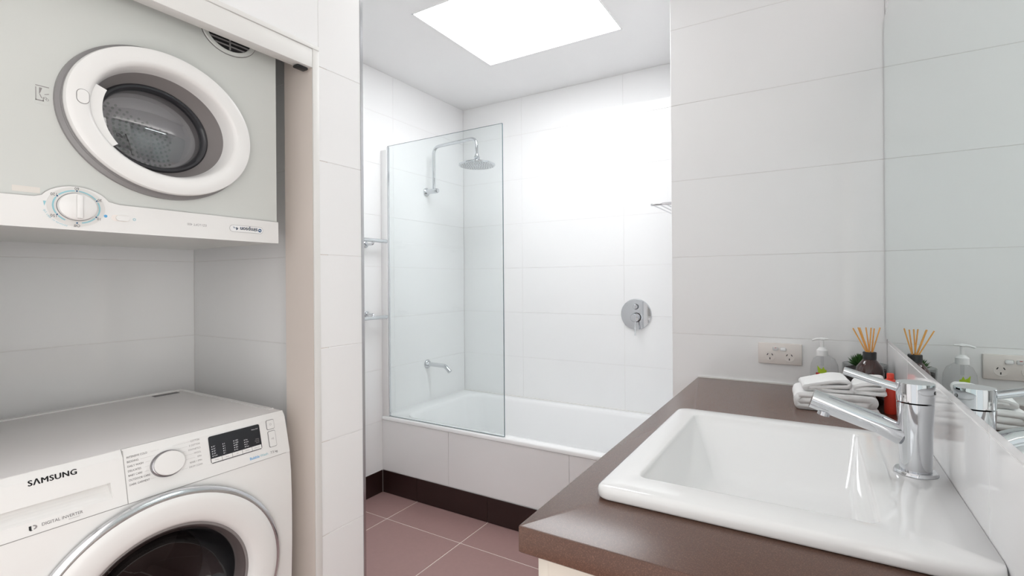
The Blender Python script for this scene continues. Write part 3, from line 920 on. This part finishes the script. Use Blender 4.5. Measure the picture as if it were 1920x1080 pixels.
YZ = lambda X: (lambda u, v, w: (X + w, u, v))

# ------------------------------------------------------------------ dryer (mounted upside down)
DXF, DXB, DYA, DYB, DZA, DZB = -1.435, -1.965, 0.315, 0.9495, 1.350, 2.04
dr = empty('tumble_dryer', (-1.7, 0.634, DZA), 'pale grey dryer hung upside down above the washing machine', 'dryer')
boxes('cabinet', [((DXB, DYA, DZA), (DXF, DYA + 0.004, DZB)), ((DXB, DYB - 0.0045, DZA), (DXF - 0.0005, DYB - 0.0005, DZB)),
                  ((DXB, DYA + 0.004, DZB - 0.004), (DXF - 0.0005, DYB - 0.005, DZB)), ((DXB, DYA + 0.004, DZA), (DXF - 0.0005, DYB - 0.005, DZA + 0.004)),
                  ((DXB, DYA + 0.004, DZA + 0.004), (DXB + 0.004, DYB - 0.005, DZB - 0.004))], 'dryer_body', dr)
DCY, DCZ, DT = 0.6345, 1.6315, math.radians(-8)
plate_hole('front_panel', DYA, DYB, DZA, DZB, DCY, DCZ, 0.19, 0.158, DT, lambda z: DXF, 'dryer_body', dr)
box('wall_bracket', (XB + 0.0005, 0.42, 1.70), (DXB - 0.0005, 0.86, 1.78), 'gasket', dr)
box('wall_bracket', (XB + 0.0005, 0.42, 1.42), (DXB - 0.0005, 0.86, 1.46), 'gasket', dr)
# control strip with the bump around the dial
CY_, CZ_ = 0.4545, 1.4015
out = [(DYA, DZA - 0.0006), (DYB + 0.0012, DZA - 0.0006), (DYB + 0.0012, 1.4150), (0.535, 1.4165)]
for k in range(13):
    a_ = math.radians(25 + (155 - 25) * k / 12)
    out.append((CY_ + 0.066 * math.cos(a_), CZ_ + 0.046 * math.sin(a_)))
out += [(0.382, 1.4165), (DYA, 1.4150)]
polyprism('control_strip', out, YZ(DXF + 0.0004), 0.006, 'app_white', dr)
polyprism('strip_seam', [(y, z + 0.0012) for y, z in out[2:]] + [(y, z - 0.001) for y, z in out[2:][::-1]], YZ(DXF + 0.0003), 0.0045, 'seam', dr)
XS = DXF + 0.0066
rs = lathe('dial_ring', [(0.0, 0), (0.051, 0), (0.051, 0.0006), (0.0, 0.0006)], (XS, CY_, CZ_), (1, 0, 0), 'dial_grey', dr, seg=64, sx=1.03, sy=0.86, refx=(0, 1, 0))
kn = lathe('dial_knob', [(0.0, 0.0), (0.0355, 0.0), (0.0345, 0.009), (0.031, 0.0115), (0.0, 0.012)], (XS + 0.0008, CY_, CZ_), (1, 0, 0), 'app_white', dr, seg=64, sx=1.0, sy=0.86, refx=(0, 1, 0))
lathe('knob_seam', [(0.0362, 0.0), (0.0362, 0.001), (0.0352, 0.001), (0.0352, 0.0)], (XS + 0.0006, CY_, CZ_), (1, 0, 0), 'ink_dark', dr, seg=64, sx=1.0, sy=0.86, refx=(0, 1, 0), closed_ends=False)
box('knob_grip', (XS + 0.0125, CY_ - 0.0055, CZ_ - 0.027), (XS + 0.021, CY_ + 0.0055, CZ_ + 0.027), 'app_white', kn, bev=0.003)
def arc_pts(cy, cz, r0, r1, a0, a1, n=14, sz=0.86):
    A = [math.radians(a0 + (a1 - a0) * k / n) for k in range(n + 1)]
    return [(cy + r1 * math.cos(a), cz + r1 * sz * math.sin(a)) for a in A] + [(cy + r0 * math.cos(a), cz + r0 * sz * math.sin(a)) for a in A[::-1]]
for a0, a1, mm in ((95, 140, 'ink_teal'), (150, 210, 'ink_teal'), (218, 240, 'ink_teal'), (35, 85, 'ink_teal'), (-28, 24, 'ink_teal'), (-78, -38, 'ink_teal')):
    polyprism('dial_arc', arc_pts(CY_, CZ_, 0.0405, 0.0435, a0, a1), YZ(XS + 0.0007), 0.0003, mm, dr)
for a_ in (90, 145, 214, 270, -33, 30):
    t = math.radians(a_)
    lathe('dial_dot', [(0, 0), (0.0017, 0), (0.0017, 0.0004), (0, 0.0004)], (XS + 0.0007, CY_ + 0.042 * math.cos(t), CZ_ + 0.042 * 0.86 * math.sin(t)), (1, 0, 0), 'ink_blue', dr, seg=10)
INV = lambda y, z, x=XS: basis((0, -1, 0), (0, 0, -1), (x, y, z))
for a_, s_ in ((90, '60'), (145, '120'), (214, '150'), (270, 'Off'), (-33, '10'), (30, '30')):
    t = math.radians(a_)
    text(s_, 0.0085, INV(CY_ + 0.0485 * math.cos(t), CZ_ + 0.0485 * 0.86 * math.sin(t), XS + 0.0009), 'ink_dark', dr, 'CENTER')
for k, ch in enumerate('dry time in minutes'):
    t = math.radians(196 + 3.1 * k)
    yy, zz = CY_ + 0.0585 * math.cos(t), CZ_ + 0.0585 * 0.80 * math.sin(t)
    if ch != ' ':
        text(ch, 0.0062, basis((0, math.sin(t), -math.cos(t)), (0, -math.cos(t), -math.sin(t)), (XS + 0.0002, yy, zz)) @ Matrix.Rotation(math.pi, 4, 'Z'), 'ink_teal', dr, 'CENTER')
polyprism('dial_arrow', [(0.3965, 1.4085), (0.4015, 1.4085), (0.3985, 1.398)], YZ(XS), 0.0003, 'ink_teal', dr)
sw = polyprism('switch_recess', rr2(0.519, 0.5555, 1.3775, 1.392, 0.007), YZ(XS - 0.0006), 0.0008, 'beige_plastic', dr)
polyprism('switch_rocker', rr2(0.5275, 0.5545, 1.3785, 1.391, 0.006), YZ(XS + 0.0003), 0.004, 'app_white', dr)
lathe('blue_dot', [(0, 0), (0.0034, 0), (0.0034, 0.0004), (0, 0.0004)], (XS, 0.508, 1.3868), (1, 0, 0), 'ink_sky', dr, seg=16)
lathe('pale_dot', [(0.0022, 0), (0.0022, 0.0004), (0.0032, 0.0004), (0.0032, 0)], (XS, 0.566, 1.3845), (1, 0, 0), 'ink_teal', dr, seg=16, closed_ends=False)
text('EZI LOFT 400', 0.0085, INV(0.7365, 1.3856), 'ink_grey', dr, 'LEFT')
lb = polyprism('maker_label', rr2(0.800, 0.899, 1.3755, 1.3935, 0.0085), YZ(XS - 0.0004), 0.001, 'white_plastic', dr)
polyprism('label_rim', rr2(0.799, 0.900, 1.3745, 1.3945, 0.0095), YZ(XS - 0.0006), 0.0009, 'seam', dr)
text('simpson', 0.0165, INV(0.8825, 1.3848, XS + 0.0009), 'ink_blue', dr, 'LEFT', fat=0.0004, sx=0.98)
text('4', 0.0125, INV(0.8235, 1.3848, XS + 0.0009), 'ink_blue', dr, 'LEFT', fat=0.0004)
text('kg', 0.007, INV(0.8155, 1.3858, XS + 0.0009), 'ink_blue', dr, 'LEFT')
lathe('label_emblem', [(0, 0), (0.0052, 0), (0.0052, 0.0004), (0, 0.0004)], (XS + 0.0006, 0.8895, 1.3842), (1, 0, 0), 'ink_blue', dr, seg=20)
polyprism('emblem_swirl', [(0.8855, 1.3852), (0.8885, 1.3862), (0.8935, 1.3832), (0.8905, 1.3822)], YZ(XS + 0.0011), 0.0002, 'white_plastic', dr)
# stickers
st = polyprism('paper_sticker', [(0.349, 1.4240), (0.3935, 1.4240), (0.3935, 1.4365), (0.349, 1.4365)], YZ(DXF + 0.0002), 0.0003, 'sticker', dr)
ws = polyprism('warning_sticker', [(0.3860, 1.6185), (0.4105, 1.6185), (0.4105, 1.6625), (0.3860, 1.6625)], YZ(DXF + 0.0002), 0.0003, 'dryer_body', dr)
vs_ = lambda pts: [(0.3865 + u * 0.0235, 1.6215 + v * 0.037) for u, v in pts]
for poly in ([(0.02, 1.0), (0.98, 1.0), (0.98, 0.95), (0.02, 0.95)], [(0.02, 0.10), (0.08, 0.10), (0.08, 0.88), (0.02, 0.88)], [(0.02, 0.10), (0.6, 0.10), (0.6, 0.16), (0.02, 0.16)],
             [(0.54, 0.10), (0.6, 0.10), (0.6, 0.35), (0.54, 0.35)], [(0.28, 0.88), (0.5, 0.88), (0.38, 0.62), (0.27, 0.48)], [(0.28, 0.5), (0.34, 0.5), (0.5, 0.28), (0.44, 0.26)], [(0.62, 0.5), (0.68, 0.55), (0.98, 0.62), (0.96, 0.57)]):
    polyprism('icon_stroke', vs_(poly), YZ(DXF + 0.0006), 0.0002, 'ink_grey', dr)
for (cu, cv) in ((0.72, 0.32), (0.86, 0.24)):
    lathe('icon_loop', [(0.0018, 0), (0.0018, 0.0003), (0.0025, 0.0003), (0.0025, 0)], (DXF + 0.0006, 0.3865 + cu * 0.0235, 1.6215 + cv * 0.037), (1, 0, 0), 'ink_grey', dr, seg=16, closed_ends=False)
# vent grille at the (inverted) foot of the front
VY, VZ = 0.806, 1.941
lathe('vent_ring', [(0.060, 0.0), (0.074, 0.0), (0.074, 0.003), (0.072, 0.005), (0.062, 0.005), (0.060, 0.003)], (DXF + 0.0005, VY, VZ), (1, 0, 0), 'dryer_body', dr, seg=48, sx=1.05, sy=0.80, refx=(0, 1, 0), closed_ends=False)
lathe('vent_ring_seam', [(0.074, 0.0), (0.0755, 0.0), (0.0755, 0.001), (0.074, 0.001)], (DXF + 0.0004, VY, VZ), (1, 0, 0), 'ink_dark', dr, seg=48, sx=1.05, sy=0.80, refx=(0, 1, 0), closed_ends=False)
lathe('vent_opening', [(0.0, 0.0), (0.0605, 0.0), (0.0605, 0.0008), (0.0, 0.0008)], (DXF + 0.0003, VY, VZ), (1, 0, 0), 'black', dr, seg=48, sx=1.05, sy=0.80, refx=(0, 1, 0))
for k in range(-4, 5):
    zz = VZ + 0.0118 * k
    h_ = 0.060 * 1.05 * math.sqrt(max(0, 1 - (0.0118 * k / 0.048) ** 2))
    if h_ > 0.012:
        box('vent_slat', (DXF + 0.0012, VY - h_, zz - 0.0016), (DXF + 0.0048, VY + h_, zz + 0.0016), 'gasket', dr, rot=None)
box('vent_rib', (DXF + 0.0012, VY - 0.0016, VZ - 0.046), (DXF + 0.0052, VY + 0.0016, VZ + 0.046), 'gasket', dr)

# door
ring_surface('door_gasket', 0.6325, DCZ, DT, [(0.2170, 0.1865, DXF + 0.0005), (0.2165, 0.186, DXF + 0.008), (0.209, 0.177, DXF + 0.013), (0.209, 0.177, DXF + 0.016), (0.2, 0.168, DXF + 0.018), (0.19, 0.158, DXF + 0.001)], 'gasket', dr)
dd = ring_surface('door_ring', DCY, DCZ, DT, [(0.200, 0.168, DXF + 0.0185), (0.2065, 0.1725, DXF + 0.0195), (0.2110, 0.1765, DXF + 0.026), (0.2110, 0.1765, DXF + 0.033), (0.2085, 0.1745, DXF + 0.039), (0.198, 0.165, DXF + 0.0425),
                                              (0.176, 0.143, DXF + 0.0425), (0.169, 0.1365, DXF + 0.040), (0.163, 0.131, DXF + 0.032), (0.1565, 0.1275, DXF + 0.012), (0.1535, 0.1255, DXF - 0.002), (0.185, 0.150, DXF - 0.004)], 'app_white', dr)
ring_surface('door_cone', DCY, DCZ, DT, [(0.1545, 0.1265, DXF - 0.001), (0.145, 0.119, DXF - 0.02), (0.134, 0.110, DXF - 0.045), (0.131, 0.1075, DXF - 0.05)], 'smoke_cone', dr)
ring_surface('door_seal', DCY, DCZ, DT, [(0.134, 0.110, DXF - 0.0455), (0.129, 0.106, DXF - 0.042), (0.124, 0.101, DXF - 0.043), (0.118, 0.0965, DXF - 0.05), (0.117, 0.096, DXF - 0.06), (0.134, 0.110, DXF - 0.06)], 'dark_rubber', dr)
ring_surface('door_glass', DCY, DCZ, DT, [(0.1165, 0.0955, DXF - 0.0505), (0.10, 0.082, DXF - 0.046), (0.075, 0.0615, DXF - 0.042), (0.045, 0.037, DXF - 0.0395), (0.012, 0.01, DXF - 0.0385)], 'door_glass', dr, cap=True, auto=180)
dp = ring_surface('drum_back', DCY, DCZ, DT, [(0.133, 0.109, DXF - 0.0615), (0.131, 0.107, DXF - 0.075), (0.05, 0.041, DXF - 0.08), (0.012, 0.0098, DXF - 0.082)], 'drum', dr, cap=True)
bm = bmesh.new()
for rr in range(1, 10):
    nn_ = 7 * rr
    for k in range(nn_):
        a_ = 2 * math.pi * (k + 0.5 * (rr % 2)) / nn_
        yy, zz = 0.0135 * rr * math.cos(a_), 0.0135 * rr * 0.82 * math.sin(a_)
        if yy > 0.05 or zz > 0.022 - 0.35 * yy or math.hypot(yy, zz / 0.82) > 0.125:
            continue
        g = bmesh.ops.create_circle(bm, cap_ends=True, segments=10, radius=0.0034)
        bmesh.ops.transform(bm, matrix=Matrix.Translation((DXF - 0.0735, DCY + yy, DCZ + zz)) @ Matrix.Rotation(math.pi / 2, 4, 'Y'), verts=g['verts'])
tag(frombm('drum_holes', bm, 'hole', dr), kind='stuff')
# finger grip: a crescent of the ring reaching over the glass on the left
cr = []
for k in range(13):
    a_ = math.radians(148 + (212 - 148) * k / 12 + 8)
    cr.append((DCY + 0.166 * math.cos(a_), DCZ + 0.136 * math.sin(a_)))
inner = []
for k in range(13):
    a_ = math.radians(212 + 8 - (212 - 148) * k / 12)
    f = 0.855 - 0.02 * math.sin(math.pi * k / 12)
    inner.append((DCY + 0.166 * f * math.cos(a_), DCZ + 0.134 * f * math.sin(a_)))
polyprism('finger_grip', cr + inner, YZ(DXF + 0.010), 0.018, 'app_white', dr)
polyprism('release_button', rr2(0.4445, 0.4660, 1.6300, 1.6605, 0.010), YZ(DXF + 0.0395), 0.0042, 'app_white', dr)
polyprism('button_seam', rr2(0.4435, 0.4670, 1.6290, 1.6615, 0.011), YZ(DXF + 0.0395), 0.0034, 'ink_dark', dr)

# ------------------------------------------------------------------ washing machine
WYA, WYB, WXB, WZT = 0.280, 0.9600, -2.045, 0.8283
PROF = [(-1.4311, 0.8283), (-1.4195, 0.8115), (-1.4119, 0.7799), (-1.4022, 0.7399), (-1.3940, 0.7060), (-1.388, 0.6511), (-1.3845, 0.57), (-1.384, 0.45), (-1.388, 0.33), (-1.395, 0.2), (-1.41, 0.06)]
def wx(z):
    for (xa, za), (xb, zb) in zip(PROF, PROF[1:]):
        if zb <= z <= za:
            t = (za - z) / (za - zb)
            return xa + (xb - xa) * t
    return PROF[-1][0]
wm = empty('washing_machine', (-1.72, 0.62, 0.0), 'white front loading washing machine in the laundry cupboard', 'washing machine')
# cabinet: side profile extruded, open at the front
side = [(WXB, 0.03), (-1.416, 0.03)] + [(wx(z), z) for z in (0.06, 0.2, 0.33, 0.45, 0.57, 0.6511, 0.706, 0.7399, 0.7799, 0.8115)] + [(-1.434, 0.8200), (WXB, 0.8200)]
def slab(name, ya, yb, m):
    n = len(side)
    vs = [(x, ya, z) for x, z in side] + [(x, yb, z) for x, z in side]
    fs = [tuple(range(n)), tuple(range(n, 2 * n))[::-1]] + [(i, (i + 1) % n, n + (i + 1) % n, n + i) for i in range(n)]
    return pydata(name, vs, fs, m, wm)
slab('side_panel', WYB - 0.012, WYB, 'app_white')
slab('side_panel', WYA, WYA + 0.012, 'app_white')
box('back_panel', (WXB, WYA + 0.0125, 0.03), (WXB + 0.01, WYB - 0.0125, 0.8195), 'app_white', wm)
box('base_panel', (WXB + 0.0105, WYA + 0.0125, 0.03), (-1.418, WYB - 0.0125, 0.05), 'app_white', wm)
for yy in (WYA + 0.05, WYB - 0.05):
    for xx in (WXB + 0.05, -1.48):
        lathe('foot', [(0, 0), (0.022, 0.0), (0.022, 0.012), (0.012, 0.014), (0.012, 0.0295), (0, 0.0295)], (xx, yy, 0.0003), (0, 0, 1), 'black', wm, seg=20)
tpn = box('top_panel', (WXB, WYA, 0.8202), (-1.4345, WYB, WZT + 0.0005), 'app_top', wm, bev=0.003)
boxes('top_rim', [((WXB + 0.003, WYA + 0.003, WZT + 0.0006), (WXB + 0.022, WYB - 0.003, WZT + 0.004)), ((WXB + 0.0225, WYB - 0.02, WZT + 0.0006), (-1.47, WYB - 0.003, WZT + 0.003))], 'app_white', wm)
sk_ = box('top_label', (-2.010, 0.845, WZT + 0.0007), (-1.985, 0.925, WZT + 0.0012), 'ink_dark', wm)
for k in range(3):
    box('label_line', (-2.006 + 0.007 * k, 0.848, WZT + 0.0013), (-2.004 + 0.007 * k, 0.922, WZT + 0.0016), 'ink_grey', sk_)
# lower front with the door opening
WCY, WCZ, WT = 0.618, 0.441, math.radians(-12)
plate_hole('front_panel', WYA + 0.0005, WYB - 0.0005, 0.06, 0.7052, WCY, WCZ, 0.255, 0.228, WT, lambda z: wx(z) + 0.0004, 'app_white', wm)
# control fascia
def fascia(name, ya, yb, z0, z1, m, off=0.0004, cut=None):
    zz = [z0 + (z1 - z0) * k / 8 for k in range(9)]
    vs = [(wx(z) + off, y, z) for z in zz for y in (ya, yb)] + [(wx(z) + off - 0.006, y, z) for z in zz for y in (ya, yb)]
    fs = []
    for k in range(8):
        a = 2 * k
        fs += [(a, a + 1, a + 3, a + 2), (18 + a, 18 + a + 2, 18 + a + 3, 18 + a + 1), (a, a + 2, 18 + a + 2, 18 + a), (a + 1, 18 + a + 1, 18 + a + 3, a + 3)]
    fs += [(0, 18, 19, 1), (16, 17, 35, 34)]
    return pydata(name, vs, fs, m, wm)
fascia('control_fascia', 0.5362, WYB, 0.7068, 0.8282, 'app_white', off=0.0015)
# panel plane used by everything printed or mounted on the fascia
PN, PU, PO = Vector((0.972, 0, 0.235)), Vector((-0.235, 0, 0.972)), Vector((-1.394, 0, 0.706))
def pp(y, s, h=0.0):
    return PO + Vector((0, y, 0)) + PU * s + PN * (0.0017 + h)
PP = lambda h0: (lambda u, v, w: pp(u, v, h0 + w))
def ptxt(s, size, y, v, m, align='LEFT', **k):
    return text(s, size, basis((0, 1, 0), PU, pp(y, v, k.pop('h', 0.0002))), m, wm, align, **k)
# detergent drawer
def drawer_face():
    ya, yb = WYA + 0.0005, 0.5344
    sa, sb = 0.0008, 0.1090
    o = [(ya, sa), (yb, sa), (yb, sb), (ya, sb)]
    h = [(0.290, 0.0285), (0.5065, 0.0225), (0.5055, 0.0590), (0.290, 0.0605)]
    vs = [pp(u, v, -0.0002) for u, v in o] + [pp(u, v, -0.0002) for u, v in h]
    # scoop floor: runs from the lower edge back to a deep upper edge, in steps so that it curves
    nst = 6
    for k in range(1, nst + 1):
        t = k / nst
        for (b0, t0) in ((h[0], h[3]), (h[1], h[2])):
            u = b0[0] + (t0[0] - b0[0]) * t
            v = b0[1] + (t0[1] + 0.004 - b0[1]) * t
            vs.append(pp(u, v, -0.0002 - 0.019 * math.sin(t * math.pi / 2)))
    fs = [(0, 1, 5, 4), (1, 2, 6, 5), (2, 3, 7, 6), (3, 0, 4, 7)]
    L_, R_ = [4] + [8 + 2 * k for k in range(nst)], [5] + [9 + 2 * k for k in range(nst)]
    for k in range(nst):
        fs.append((L_[k], R_[k], R_[k + 1], L_[k + 1]))
    fs.append((L_[-1], R_[-1], 6, 7))
    fs.append(tuple(R_) + (6,))
    fs.append(tuple(L_[::-1]) + (7,))
    # rounded top edge up to the lid
    n0 = len(vs)
    for k in range(5):
        z = 0.8115 + (0.8282 - 0.8115) * k / 4
        vs += [(wx(z) + 0.0014, ya, z), (wx(z) + 0.0014, yb, z)]
    fs.append((3, 2, n0 + 1, n0))
    for k in range(4):
        fs.append((n0 + 2 * k, n0 + 2 * k + 1, n0 + 2 * k + 3, n0 + 2 * k + 2))
    return pydata('detergent_drawer', vs, fs, 'app_white', wm, recalc=False)
drawer_face()
polyprism('drawer_seam', [(0.5344, 0.001), (0.5362, 0.001), (0.5362, 0.124), (0.5344, 0.124)], PP(-0.003), 0.0022, 'seam', wm)
ptxt('S\u039bMSUNG', 0.0165, 0.3655, 0.1040, 'ink', fat=0.0006, sx=1.03, space=1.08)
ptxt('DIGITAL INVERTER', 0.0088, 0.3815, 0.0152, 'ink_dark', sx=0.93)
ptxt('TECHNOLOGY', 0.003, 0.425, 0.0085, 'ink_grey')
polyprism('emblem_dark', [(0.3615, 0.0190), (0.3655, 0.0190), (0.3655, 0.0105), (0.3675, 0.0095), (0.3640, 0.0090), (0.3615, 0.0115)], PP(0.0002), 0.0002, 'ink', wm)
polyprism('emblem_grey', arc_pts(0.3685, 0.0148, 0.0032, 0.0062, -85, 95, 10, 0.75), PP(0.0002), 0.0002, 'ink_grey', wm)
# dial
kb = lathe('dial_base', [(0.0385, 0.0), (0.0385, 0.004), (0.037, 0.007), (0.034, 0.0085), (0.0, 0.0085)], pp(0.6265, 0.0665, -0.0004), PN, 'silver_dark', wm, seg=64, sx=1.02, sy=0.84, refx=(0, 1, 0), closed_ends=False)
lathe('dial_face', [(0.0345, 0.0086), (0.0345, 0.012), (0.0325, 0.0140), (0.024, 0.0146), (0.0, 0.0134)], pp(0.6275, 0.0670, 0.0), PN, 'app_white', kb, seg=64, sx=1.02, sy=0.84, refx=(0, 1, 0), closed_ends=False)
for k, s in enumerate(('INTENSIVE COLD', 'BEDDING', 'DAILY WASH', 'DELICATES', 'BABY CARE', 'OUTDOOR CARE', 'DARK GARMENT')):
    v_ = 0.1055 - 0.01075 * k
    ptxt(s, 0.0066, 0.5412, v_, 'ink_dark', sx=0.86)
    y1_ = 0.5412 + 0.0034 * len(s) + 0.004
    y2_ = 0.6265 - 0.041 * math.sqrt(max(0.0, 1 - ((v_ - 0.0665) / 0.036) ** 2)) if abs(v_ - 0.0665) < 0.036 else 0.612
    if y2_ > y1_ + 0.003:
        polyprism('leader_line', [(y1_, v_), (y2_, v_), (y2_, v_ + 0.0003), (y1_, v_ + 0.0003)], PP(0.0002), 0.0001, 'seam', wm)
for k, s in enumerate(('COTTON', 'E COTTON', 'SYNTHETICS', 'WOOL', 'SPIN', 'RINSE + SPIN', 'DRUM CLEAN')):
    v_ = 0.1052 - 0.01075 * k
    ptxt(s, 0.0062, 0.7078, v_, 'ink_grey', 'RIGHT', sx=0.86)
    y1_ = 0.7078 - 0.0034 * len(s) - 0.003
    y2_ = 0.6265 + 0.042 * math.sqrt(max(0.0, 1 - ((v_ - 0.0665) / 0.036) ** 2)) if abs(v_ - 0.0665) < 0.036 else 0.642
    if y1_ > y2_ + 0.003:
        polyprism('leader_line', [(y2_, v_), (y1_, v_), (y1_, v_ + 0.0003), (y2_, v_ + 0.0003)], PP(0.0002), 0.0001, 'seam', wm)
# display
ds = polyprism('display', rr2(0.7293, 0.8747, 0.0325, 0.1048, 0.005), PP(-0.0002), 0.0010, 'screen', wm)
for k in range(5):
    ya = 0.7305 + 0.0286 * k
    polyprism('soft_key', [(ya, 0.0345), (ya + 0.0276, 0.0345), (ya + 0.0276, 0.0455), (ya, 0.0455)], PP(0.0009), 0.0005, 'app_white', wm)
    ptxt(('Temp.', 'Rinse', 'Spin', 'Options', 'Delay End')[k], 0.0042, ya + 0.0138, 0.0402, 'ink_grey', 'CENTER', h=0.0016, sx=0.9)
for c, rows in enumerate((('95\u00b0', '60\u00b0', '40\u00b0', '30\u00b0', 'Cold'), ('5', '4', '3', '2', '1'), ('1400', '1200', '800', '400', 'No'), ('Pre', 'Soak', 'Int', 'Easy'))):
    for r_, s in enumerate(rows):
        y_, v_ = 0.7345 + 0.0300 * c, 0.0515 + 0.0062 * (len(rows) - 1 - r_)
        polyprism('led', [(y_, v_ - 0.0012), (y_ + 0.0022, v_ - 0.0012), (y_ + 0.0022, v_ + 0.0012), (y_, v_ + 0.0012)], PP(0.0009), 0.0002, 'ink_white', wm)
        ptxt(s, 0.0046, y_ + 0.004, v_, 'ink_white', h=0.0011)
for k, s in enumerate(('Heavy', 'Normal', 'Quick')):
    ptxt(s, 0.0042, 0.8685, 0.0640 - 0.0050 * k, 'ink_grey', 'RIGHT', h=0.0011)
ptxt('Heavy Soil', 0.0046, 0.8690, 0.0930, 'ink_white', 'RIGHT', h=0.0011)
for nm, (ya, yb, va, vb), sym in (('power_button', (0.8978, 0.9206, 0.0815, 0.1075), '\u25cb'), ('start_button', (0.8985, 0.9203, 0.0295, 0.0745), '>II')):
    polyprism('button_rim', rr2(ya - 0.0012, yb + 0.0012, va - 0.0012, vb + 0.0012, 0.0042), PP(-0.0002), 0.0007, 'ink_dark', wm)
    polyprism(nm, rr2(ya, yb, va, vb, 0.0035), PP(0.0), 0.0016, 'app_white', wm)
    ptxt(sym, 0.008, (ya + yb) / 2, (va + vb) / 2, 'ink_grey', 'CENTER', h=0.0018)
ptxt('Bubble', 0.0105, 0.834, 0.0135, 'ink_sky', bold=0.00015)
ptxt('Wash', 0.0105, 0.8655, 0.0135, 'ink_teal')
ptxt('7.5 kg', 0.0095, 0.9205, 0.0135, 'ink_dark', 'RIGHT')
# panel seam
fascia('fascia_seam', WYA + 0.0005, WYB, 0.7052, 0.7067, 'seam', off=-0.0002)
# door
WD = -1.384
ring_surface('door_trim', WCY, WCZ, WT, [(0.2920, 0.2655, WD + 0.001), (0.2950, 0.2680, WD + 0.007), (0.2930, 0.2660, WD + 0.014), (0.2860, 0.2590, WD + 0.0185), (0.2780, 0.2515, WD + 0.0195), (0.272, 0.246, WD + 0.017)], 'silver', wm)
ring_surface('door_rim', WCY, WCZ, WT, [(0.2800, 0.2535, WD + 0.018), (0.2750, 0.2485, WD + 0.0235), (0.262, 0.236, WD + 0.027), (0.232, 0.207, WD + 0.026), (0.214, 0.189, WD + 0.0215), (0.205, 0.1805, WD + 0.012), (0.200, 0.176, WD - 0.002)], 'app_white', wm)
ring_surface('porthole_lip', WCY, WCZ, WT, [(0.2015, 0.1775, WD + 0.004), (0.1965, 0.1725, WD + 0.005), (0.188, 0.1645, WD - 0.004), (0.182, 0.159, WD - 0.03)], 'smoke_cone', wm)
ring_surface('door_seal', WCY, WCZ, WT, [(0.1985, 0.174, WD - 0.002), (0.189, 0.165, WD - 0.03), (0.184, 0.160, WD - 0.06), (0.160, 0.139, WD - 0.10), (0.150, 0.130, WD - 0.14)], 'dark_rubber', wm)
ring_surface('porthole_glass', WCY, WCZ, WT, [(0.1945, 0.1705, WD + 0.003), (0.186, 0.163, WD + 0.0035), (0.174, 0.152, WD - 0.02), (0.155, 0.135, WD - 0.06), (0.12, 0.104, WD - 0.085), (0.06, 0.052, WD - 0.095), (0.012, 0.0104, WD - 0.097)], 'washer_glass', wm, cap=True, auto=180)
ring_surface('drum', WCY, WCZ, WT, [(0.150, 0.130, WD - 0.138), (0.235, 0.205, WD - 0.15), (0.240, 0.210, WD - 0.2), (0.238, 0.208, WD - 0.46), (0.10, 0.087, WD - 0.485), (0.01, 0.009, WD - 0.488)], 'drum_dark', wm, cap=True)
for k in range(3):
    a_ = math.radians(75 + 120 * k)
    p0 = Vector((WD - 0.17, WCY + 0.205 * math.cos(a_), WCZ + 0.182 * math.sin(a_)))
    p1 = Vector((WD - 0.44, WCY + 0.205 * math.cos(a_), WCZ + 0.182 * math.sin(a_)))
    tube('drum_paddle', [p0, p0.lerp(p1, 0.5), p1], 0.022, 'drum_dark', wm, seg=10, radii=[0.014, 0.026, 0.014])
